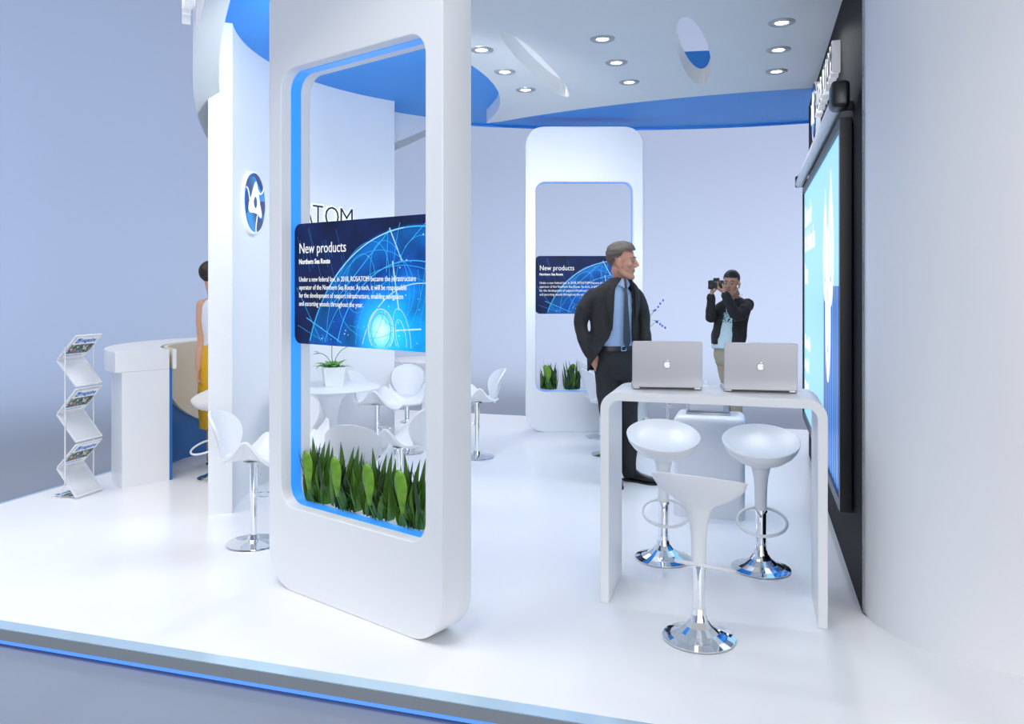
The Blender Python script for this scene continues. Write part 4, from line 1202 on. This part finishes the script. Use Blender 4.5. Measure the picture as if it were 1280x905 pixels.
def person_jacket(parent, O, front, secs, arms, m_, opening, lap=True, vox=.007, name='jacket', hemfold=.5):
    """open jacket: shell around the torso with a front gap, joined with the sleeves, real thickness"""
    f = Vector(front).normalized(); l = Vector((-f.y, f.x, 0))        # l: person's left
    bm = bmesh.new(); nz, na = 34, 60
    zs_ = [s[0] for s in secs]
    def sec(z):
        for a, b in zip(secs, secs[1:]):
            if a[0] >= z >= b[0]:
                t = (a[0] - z) / (a[0] - b[0]); t = t * t * (3 - 2 * t) if False else t
                return [a[i] + (b[i] - a[i]) * t for i in range(1, 5)]
        return list(secs[-1][1:])
    def pt(z, a, off=0.):
        cx, cy, hw, hd = sec(z)
        x = (hw + off) * sin(a); y = (hd + off) * cos(a)
        return Vector((cx, cy, 0)) + l * x + f * y + Vector((0, 0, z))
    rows = []
    for i in range(nz + 1):
        z = secs[0][0] + (secs[-1][0] - secs[0][0]) * i / nz
        aL, aR = opening(z)
        rows.append([bm.verts.new(pt(z, aL + (2 * pi - aR - aL) * j / na)) for j in range(na + 1)])
    for A, B in zip(rows, rows[1:]):
        for j in range(na): bm.faces.new((A[j], A[j + 1], B[j + 1], B[j]))
    bmesh.ops.recalc_face_normals(bm, faces=bm.faces)
    bmesh.ops.solidify(bm, geom=list(bm.faces), thickness=.016)
    for pts, rad in arms: limb(bm, pts, rad, 18, 5)
    me = creases(remesh(bm, vox, 2), .009, 15)
    o = link(name, me, m_, parent)
    if lap:
        for sgn in (0, 1):
            bm = bmesh.new(); R_ = []
            z0, z1 = secs[0][0] - .005, lap
            for i in range(19):
                t = i / 18; z = z0 + (z1 - z0) * t
                aL, aR = opening(z); w_ = .055 + .32 * sin(pi * min(1, t * 1.15 + .02)) ** .8 * (1 - t * .55)
                if .20 < t < .27: w_ *= .55
                a0 = aL if sgn == 0 else -aR
                R_.append([bm.verts.new(pt(z, a0 + (w_ * k / 4) * (1 if sgn == 0 else -1), .021 + .004 * sin(pi * k / 4))) for k in range(5)])
            for A, B in zip(R_, R_[1:]):
                for k in range(4): bm.faces.new((A[k], A[k + 1], B[k + 1], B[k]))
            bmesh.ops.recalc_face_normals(bm, faces=bm.faces); bmesh.ops.solidify(bm, geom=list(bm.faces), thickness=.005)
            link('lapel', fin(bm, angle=50), m_, o)
    return o, pt

# ---------------------------------------------------------------- the man in the suit
D0 = 6.02
man = thing('person', 'man in a charcoal suit, blue shirt and dark tie, hand in pocket, looking right', 'person', P(768, D0))
OM = man.location.copy()
def m3(px, py, d): return J(px, py, d) - OM
F_ = Vector((.42, -.91, 0)); L_ = Vector((.91, .42, 0))
HF = Vector((.95, -.30, -.02))
Hm = frame(HF, (0.02, 0, 1), m3(777.5, 330.3, 5.99), 1.12)
bm = bmesh.new(); head_parts(bm, Hm)
nk = m3(774, 362, 6.03)
limb(bm, [Hm @ Vector((0, -.022, -.035)), m3(775, 350, 6.02), nk], [.056, .055, .062], 18)
# torso, arms, legs of the body
tube(bm, [m3(770, y, 6.03) for y in (356, 362, 372, 390, 415, 440, 458)], [(.07, .055), (.10, .065), (.15, .085), (.150, .095), (.140, .095), (.155, .10), (.15, .10)], 24, side=L_)
RA = [m3(744, 372, 6.0), m3(727.5, 406, 5.99), m3(740.5, 445, 5.94)]
LA = [m3(794, 373, 6.10), m3(804.5, 402, 6.14), m3(807.5, 434, 6.02)]
limb(bm, RA, [.038, .036, .026]); limb(bm, LA, [.038, .036, .026])
hand(bm, RA[2], m3(756, 474, 5.985) - RA[2], (L_ * .3 - F_), F_ + L_ * .3, .25, .98)
hand(bm, LA[2], (.02, -.05, -1), -L_, F_, .5, .98)
RL = [m3(759, 462, 6.0), m3(762, 527, 5.98), m3(763.5, 592, 6.03)]
LL = [m3(780, 462, 6.06), m3(786, 527, 6.03), m3(787, 590, 6.08)]
limb(bm, RL, [.085, .055, .042]); limb(bm, LL, [.085, .055, .042])
me = remesh(bm, .0042, 2, .4); me.materials.append(M['skin']); me.materials.append(M['lips']); paint_lips(me, Hm, None)
link('body', me, None, man)
head_extra(man, Hm, M['brow'])
def kp(c):
    # hairline of a short side parted cut
    if c.y > .030: return c.z > .088 + (c.y - .03) * .15
    if c.y > -.005: return c.z > .040 + (c.y + .005) * 1.2
    if c.y > -.032: return c.z > .036
    return c.z > -.042 + max(0, (c.y + .085)) * 1.1
def gr(d):
    return .0035 + .015 * max(0, d.z) ** .8 + .012 * max(0, d.y) * max(0, d.z) * 2 + .004 * max(0, -d.y) * max(0, d.z + .3)
link('hair', hair_mesh(Hm, kp, gr, .006, 60, .35), M['hairgrey'], man)
# trousers
bm = bmesh.new()
tube(bm, [m3(769, y, 6.025) for y in (433, 440, 452, 466, 474)], [(.148, .105), (.155, .112), (.168, .12), (.165, .118), (.14, .10)], 28, side=L_)
limb(bm, [m3(758.5, 466, 6.0), m3(759.5, 495, 5.99), m3(762, 528, 5.98), m3(763, 560, 6.0), m3(764, 594, 6.03)], [.090, .084, .068, .062, .058], 20, 4)
limb(bm, [m3(781, 466, 6.05), m3(784, 495, 6.04), m3(786, 528, 6.03), m3(786, 560, 6.05), m3(786, 589, 6.08)], [.090, .084, .068, .062, .056], 20, 4)
me = creases(remesh(bm, .0065, 3), .006, 13, .7)
link('trousers', me, M['trouser'], man)
bm = bmesh.new(); tube(bm, [m3(769, 431.5, 6.025), m3(769, 437.0, 6.025)], [(.154, .111), (.157, .114)], 48, side=L_)
be = link('belt', fin(bm), M['belt'], man)
bk = m3(769, 434.3, 6.025) + F_ * .117
bm = bmesh.new(); mB = frame(F_, o=bk)
for b in ((0, 0, .016, .044, .006, .005), (0, 0, -.016, .044, .006, .005), (.020, 0, 0, .005, .006, .036), (-.020, 0, 0, .005, .006, .036)):
    box(bm, *b, mtx=mB)
link('buckle', fin(bm), M['buckle'], be)
# shirt
bm = bmesh.new()
tube(bm, [m3(774, 351, 6.02), m3(772, 357, 6.02), m3(770, 366, 6.03), m3(769, 385, 6.03), m3(769, 415, 6.03), m3(769, 436, 6.025)], [(.058, .056), (.090, .074), (.145, .100), (.165, .116), (.150, .110), (.149, .106)], 32, side=L_)
me = creases(remesh(bm, .008, 3), .004, 14)
sh = link('shirt', me, M['shirt'], man)
cc = m3(775.0, 353, 6.015)
bm = bmesh.new(); rows = []
for j in range(41):
    a = .16 + (2 * pi - .32) * j / 40; e = math.exp(-(min(a, 2 * pi - a) - .16) * 2.2)
    rows.append([bm.verts.new(cc + L_ * r * sin(a) + F_ * r * cos(a) * 1.02 + Vector((0, 0, z))) for r, z in ((.060, .022), (.064, .030), (.069, .024), (.074 + .012 * e, -.006 - .040 * e))])
for A, B in zip(rows, rows[1:]):
    for k in range(3): bm.faces.new((A[k], A[k + 1], B[k + 1], B[k]))
bmesh.ops.recalc_face_normals(bm, faces=bm.faces); bmesh.ops.solidify(bm, geom=list(bm.faces), thickness=.003)
link('collar', fin(bm, angle=60), M['shirt'], sh)
# tie
def on_front(y, push, dx=0.):
    c = m3(769 + (5 if y < 358 else 0), y, 6.025); return c
tp = [(355, .080, .012), (359, .088, .016), (363, .101, .0145), (367, .112, .015), (385, .122, .021), (405, .121, .027), (424, .117, .033), (428, .116, .030), (434, .115, .002)]
bm = bmesh.new(); rows = []
for y, dep, hw in tp:
    c = m3(770.5 + (355 - 355) + (y - 355) * .04 + (3.0 if y < 362 else 1.5 if y < 370 else 0), y, 6.025) + F_ * dep
    rows.append([bm.verts.new(c + L_ * hw * s + F_ * t) for s, t in ((-1, 0), (0, .007 if y > 361 else .016), (1, 0), (0, -.006))])
for A, B in zip(rows, rows[1:]):
    for k in range(4): bm.faces.new((A[k], A[(k + 1) % 4], B[(k + 1) % 4], B[k]))
bm.faces.new(rows[0]); bm.faces.new(rows[-1][::-1])
link('tie', fin(bm, angle=50), M['tie'], man)
# jacket
def zc(y, d=6.03): return H - (y - HY) / F * d
def cx(px): return (px - 640) / F * 6.03 - OM.x
secs = [(zc(347), cx(774), -.01, .074, .074), (zc(351), cx(773), .0, .100, .082), (zc(355.5), cx(772), .01, .150, .092), (zc(361), cx(770.5), .01, .186, .105), (zc(370), cx(769.5), .01, .200, .122), (zc(388), cx(768), .01, .198, .138), (zc(412), cx(767.5), .01, .196, .130), (zc(432), cx(766.5), .005, .206, .134), (zc(450), cx(766), 0, .212, .142), (zc(463), cx(766), 0, .210, .146)]
def opn(z):
    y = HY + (H - z) * F / 6.03
    a = .42 if y < 360 else .42 + (y - 360) / 50 * .06
    b = .0
    if y > 408: b = (y - 408) / 50
    return (a + b * b * .55 + .02, a + b * .16 + b * b * .95)      # person's left edge, right edge (his right curves away)
armsJ = [([m3(741.5, 369, 5.99), m3(730, 386, 5.98), m3(725.8, 406, 5.99), m3(731, 427, 5.95), m3(738.5, 442.0, 5.94)], [.058, .060, .054, .050, .045]),
         ([m3(796, 369.5, 6.09), m3(801.5, 385, 6.12), m3(804.5, 402, 6.13), m3(807.5, 430, 6.03)], [.056, .056, .051, .045])]
jk, jpt = person_jacket(man, OM, F_, secs, armsJ, M['suit'], opn, lap=zc(412), vox=.007)
sR = shoe('shoe', man, m3(764, 600, 6.07).xy.to_3d(), (.12, -1, 0), .98)
sL = shoe('shoe', man, m3(784.5, 600, 6.12).xy.to_3d(), (.80, -.60, 0), .98)

# ---------------------------------------------------------------- the photographer
D1 = 8.2
ph = thing('person', 'man in a dark bomber jacket and khaki trousers taking a photograph', 'person', P(914, D1))
OP = ph.location.copy()
def q3(px, py, d): return J(px, py, d) - OP
F1 = Vector((-.50, -.866, 0)); L1 = Vector((.866, -.50, 0))
Hp = frame((-.50, -.85, -.10), (.08, 0, 1), q3(914, 356.2, 8.15), 1.03)
bm = bmesh.new(); head_parts(bm, Hp)
limb(bm, [Hp @ Vector((0, -.025, -.035)), q3(919, 371, 8.2), q3(919, 380, 8.22)], [.055, .054, .06], 18)
tube(bm, [q3(914, y, 8.22) for y in (374, 379, 388, 402, 418, 432, 444)], [(.06, .055), (.09, .065), (.13, .085), (.130, .09), (.13, .09), (.145, .095), (.14, .095)], 24, side=L1)
LAp = [q3(933, 384, 8.12), q3(922, 395.5, 7.92), q3(906.5, 366.5, 7.86)]
RAp = [q3(903.5, 387, 8.32), q3(889.5, 397, 8.18), q3(889.5, 367.5, 7.98)]
limb(bm, LAp, [.036, .034, .025]); limb(bm, RAp, [.036, .034, .025])
CAMC = q3(895.5, 355.5, 7.90)
hand(bm, LAp[2], q3(896.5, 359.5, 7.86) - LAp[2], (.1, .1, 1), (0, -1, .2), .55, .95)
hand(bm, RAp[2], q3(890.5, 357.5, 7.96) - RAp[2], (.9, -.1, .1), (-.1, -.9, .2), .75, .95)
limb(bm, [q3(905, 446, 8.25), q3(911, 487, 8.2), q3(914, 527, 8.26)], [.08, .052, .04]); limb(bm, [q3(914, 446, 8.15), q3(918, 487, 8.08), q3(921, 529, 8.14)], [.08, .052, .04])
me = remesh(bm, .0042, 2, .4); me.materials.append(M['skin2']); me.materials.append(M['lips']); paint_lips(me, Hp, None)
link('body', me, None, ph)
head_extra(ph, Hp, M['hairblack'])
def kp2(c):
    if c.y > .025: return c.z > .078
    if c.y > -.03: return c.z > .058 - (.025 - c.y) * .35
    return c.z > -.015 + max(0, c.y + .08) * .4
link('hair', hair_mesh(Hp, kp2, lambda d: .004 + .013 * max(0, d.z) ** .6, .002, 120, 1), M['hairblack'], ph)
bm = bmesh.new()
tube(bm, [q3(911, y, 8.2) for y in (428, 436, 446, 455)], [(.145, .10), (.152, .105), (.155, .11), (.13, .10)], 28, side=L1)
limb(bm, [q3(905, 448, 8.25), q3(908, 468, 8.22), q3(911, 487, 8.2), q3(913, 507, 8.22), q3(914, 528, 8.26)], [.084, .078, .066, .064, .062], 20, 4)
limb(bm, [q3(914.5, 448, 8.15), q3(917, 468, 8.1), q3(918.5, 487, 8.08), q3(920, 508, 8.1), q3(921, 530, 8.14)], [.084, .078, .066, .064, .062], 20, 4)
link('trousers', creases(remesh(bm, .007, 3), .006, 14, .7), M['khaki'], ph)
bm = bmesh.new()
tube(bm, [q3(917, 373, 8.2), q3(915, 378, 8.2), q3(914, 388, 8.21), q3(913, 402, 8.21), q3(911, 420, 8.2), q3(909.5, 437, 8.19)], [(.058, .056), (.10, .074), (.138, .100), (.150, .112), (.158, .118), (.165, .125)], 32, side=L1)
ts_ = creases(remesh(bm, .008, 3), .005, 14)
link('tshirt', ts_, M['tshirt'], ph)
def zp(y, d=8.2): return H - (y - HY) / F * d - 0
def cp(px): return (px - 640) / F * 8.2 - OP.x
secs = [(zp(372), cp(917.5), .0, .082, .074), (zp(376), cp(916.5), .0, .125, .092), (zp(382), cp(916), .0, .178, .115), (zp(394), cp(914.5), 0, .178, .130), (zp(410), cp(912.5), 0, .172, .132), (zp(424), cp(910.5), 0, .178, .138), (zp(430.5), cp(909.5), 0, .168, .132)]
op2 = lambda z: (.20 + .18 * min(1, max(0, (zp(376) - z) / .4)), .24 + .22 * min(1, max(0, (zp(376) - z) / .4)))
armsP = [([q3(934.5, 380.5, 8.13), q3(929.5, 389, 8.0), q3(921.5, 394.5, 7.93), q3(913, 381, 7.88), q3(907, 369, 7.86)], [.066, .064, .060, .052, .044]),
         ([q3(903, 383.5, 8.33), q3(895, 391, 8.26), q3(889, 396.5, 8.17), q3(888.5, 384, 8.07), q3(889.5, 371.5, 7.99)], [.062, .058, .056, .048, .042])]
jp, _ = person_jacket(ph, OP, F1, secs, armsP, M['bomber'], op2, lap=False, vox=.008)
# collar roll and snaps
bm = bmesh.new(); pts = []
cN = q3(918, 374.5, 8.2)
for k in range(25):
    a = .5 + (2 * pi - 1.0) * k / 24; pts.append(cN + L1 * .080 * sin(a) + F1 * .078 * cos(a) + Vector((0, 0, .012 * -cos(a))))
tube(bm, pts, .014, 10); link('collar', fin(bm), M['bomber'], jp)
for px, py in ((924.5, 369.5), (927.5, 368.5), (918.5, 401)):
    bm = bmesh.new(); ball(bm, q3(px, py, 7.98 if py < 380 else 8.045), .006, 2); link('snap', fin(bm), M['buckle'], jp)
shoe('shoe', ph, q3(914.5, 531, 8.30).xy.to_3d(), (-.45, -.9, 0), .95, (M['redshoe'], M['sole']))
shoe('shoe', ph, q3(921.5, 533, 8.2).xy.to_3d(), (-.2, -.98, 0), .95, (M['redshoe'], M['sole']))
# the camera he holds
ca = thing('photo_camera', 'black photo camera held up to the eye of the man in the bomber jacket', 'camera', CAMC + OP, 0)
cm = frame((-.62, -.78, .02))
bm = bmesh.new(); box(bm, 0, -.005, 0, .13, .055, .085, mtx=cm); box(bm, 0, -.0, .05, .05, .05, .03, mtx=cm); box(bm, .052, .02, -.005, .028, .03, .075, mtx=cm); bevel_all(bm, .006, 2)
link('camera_body', fin(bm), M['blackplastic'], ca)
bm = lathe([(0, 0), (.036, 0), (.036, .028), (.039, .030), (.039, .055), (.036, .058), (.038, .085), (.034, .088), (.032, .080), (0, .078)], 32)
for v in bm.verts: v.co = cm @ (Matrix.Rotation(-pi / 2, 3, 'X') @ v.co + Vector((0, .02, -.005)))
le = link('lens', fin(bm), M['blackplastic'], ca)
bm = lathe([(0, .079), (.026, .080), (.028, .0785)], 28)
for v in bm.verts: v.co = cm @ (Matrix.Rotation(-pi / 2, 3, 'X') @ v.co + Vector((0, .0215, -.005)))
link('front_glass', fin(bm), M['belt'], le)

# ---------------------------------------------------------------- the woman at the counter
D2 = 6.62
wo = thing('person', 'woman in a white sleeveless top and yellow skirt behind the counter, seen from behind', 'person', P(270, D2))
OW = wo.location.copy()
def w3(px, py, d): return J(px, py, d) - OW
F2 = Vector((.30, .954, 0)); L2 = Vector((-.954, .30, 0))
Hw = frame((.55, .83, -.08), (0, 0, 1), w3(265.5, 347.5, 6.6), .98)
bm = bmesh.new(); head_parts(bm, Hw, True)
limb(bm, [Hw @ Vector((0, -.02, -.035)), w3(266, 366, 6.6), w3(268, 376, 6.62)], [.045, .043, .048], 18)
tube(bm, [w3(269.5, y, 6.62) for y in (371, 376, 384, 400, 425, 448, 462)], [(.06, .055), (.12, .07), (.135, .085), (.125, .09), (.092, .075), (.135, .10), (.13, .10)], 24, side=L2)
LAw = [w3(252.5, 381, 6.62), w3(252.5, 425, 6.60), w3(248.5, 461, 6.54)]
RAw = [w3(287, 381, 6.64), w3(290, 424, 6.7), w3(283, 440, 6.86)]
limb(bm, [LAw[0], w3(251.8, 402, 6.61), LAw[1], w3(249.8, 445, 6.56), LAw[2]], [.046, .045, .038, .035, .024], 16, 4); limb(bm, RAw, [.042, .033, .021])
hand(bm, LAw[2], (.05, -.02, -1), (.8, -.2, 0), F2, .55, .88)
hand(bm, RAw[2], (0, 1, .1), (0, 0, -1), -L2, .3, .88)
limb(bm, [w3(263, 460, 6.62), w3(264, 520, 6.6), w3(264, 572, 6.64)], [.075, .046, .034]); limb(bm, [w3(276, 460, 6.62), w3(276, 520, 6.62), w3(275, 572, 6.66)], [.075, .046, .034])
me = remesh(bm, .0045, 2, .4); me.materials.append(M['skin3']); me.materials.append(M['lips']); paint_lips(me, Hw, None)
link('body', me, None, wo)
head_extra(wo, Hw, M['hairbrown'])
def kp3(c):
    if c.y > .02: return c.z > .075
    if c.y > -.02: return c.z > .02
    return c.z > -.045 + max(0, c.y + .08) * .4
hr = hair_mesh(Hw, kp3, lambda d: .010 + .008 * max(0, -d.y), .003, 90, .6)
link('hair', hr, M['hairbrown'], wo)
bm = bmesh.new()
tube(bm, [w3(269.5, y, 6.62) for y in (374, 377, 384, 400, 424, 432)], [(.085, .066), (.108, .078), (.126, .094), (.134, .100), (.104, .086), (.112, .09)], 32, side=L2)
link('top', creases(remesh(bm, .007, 3), .004, 15), M['top'], wo)
bm = bmesh.new()
tube(bm, [w3(269.5, y, 6.62) for y in (422, 430, 445, 460, 485, 515, 535)], [(.100, .083), (.108, .09), (.135, .108), (.150, .118), (.150, .120), (.145, .118), (.140, .115)], 32, side=L2)
link('skirt', creases(remesh(bm, .007, 3), .007, 12, .35), M['yellow'], wo)
shoe('shoe', wo, w3(264, 577, 6.68).xy.to_3d(), (.2, .98, 0), .88); shoe('shoe', wo, w3(275.5, 577, 6.70).xy.to_3d(), (.35, .93, 0), .88)
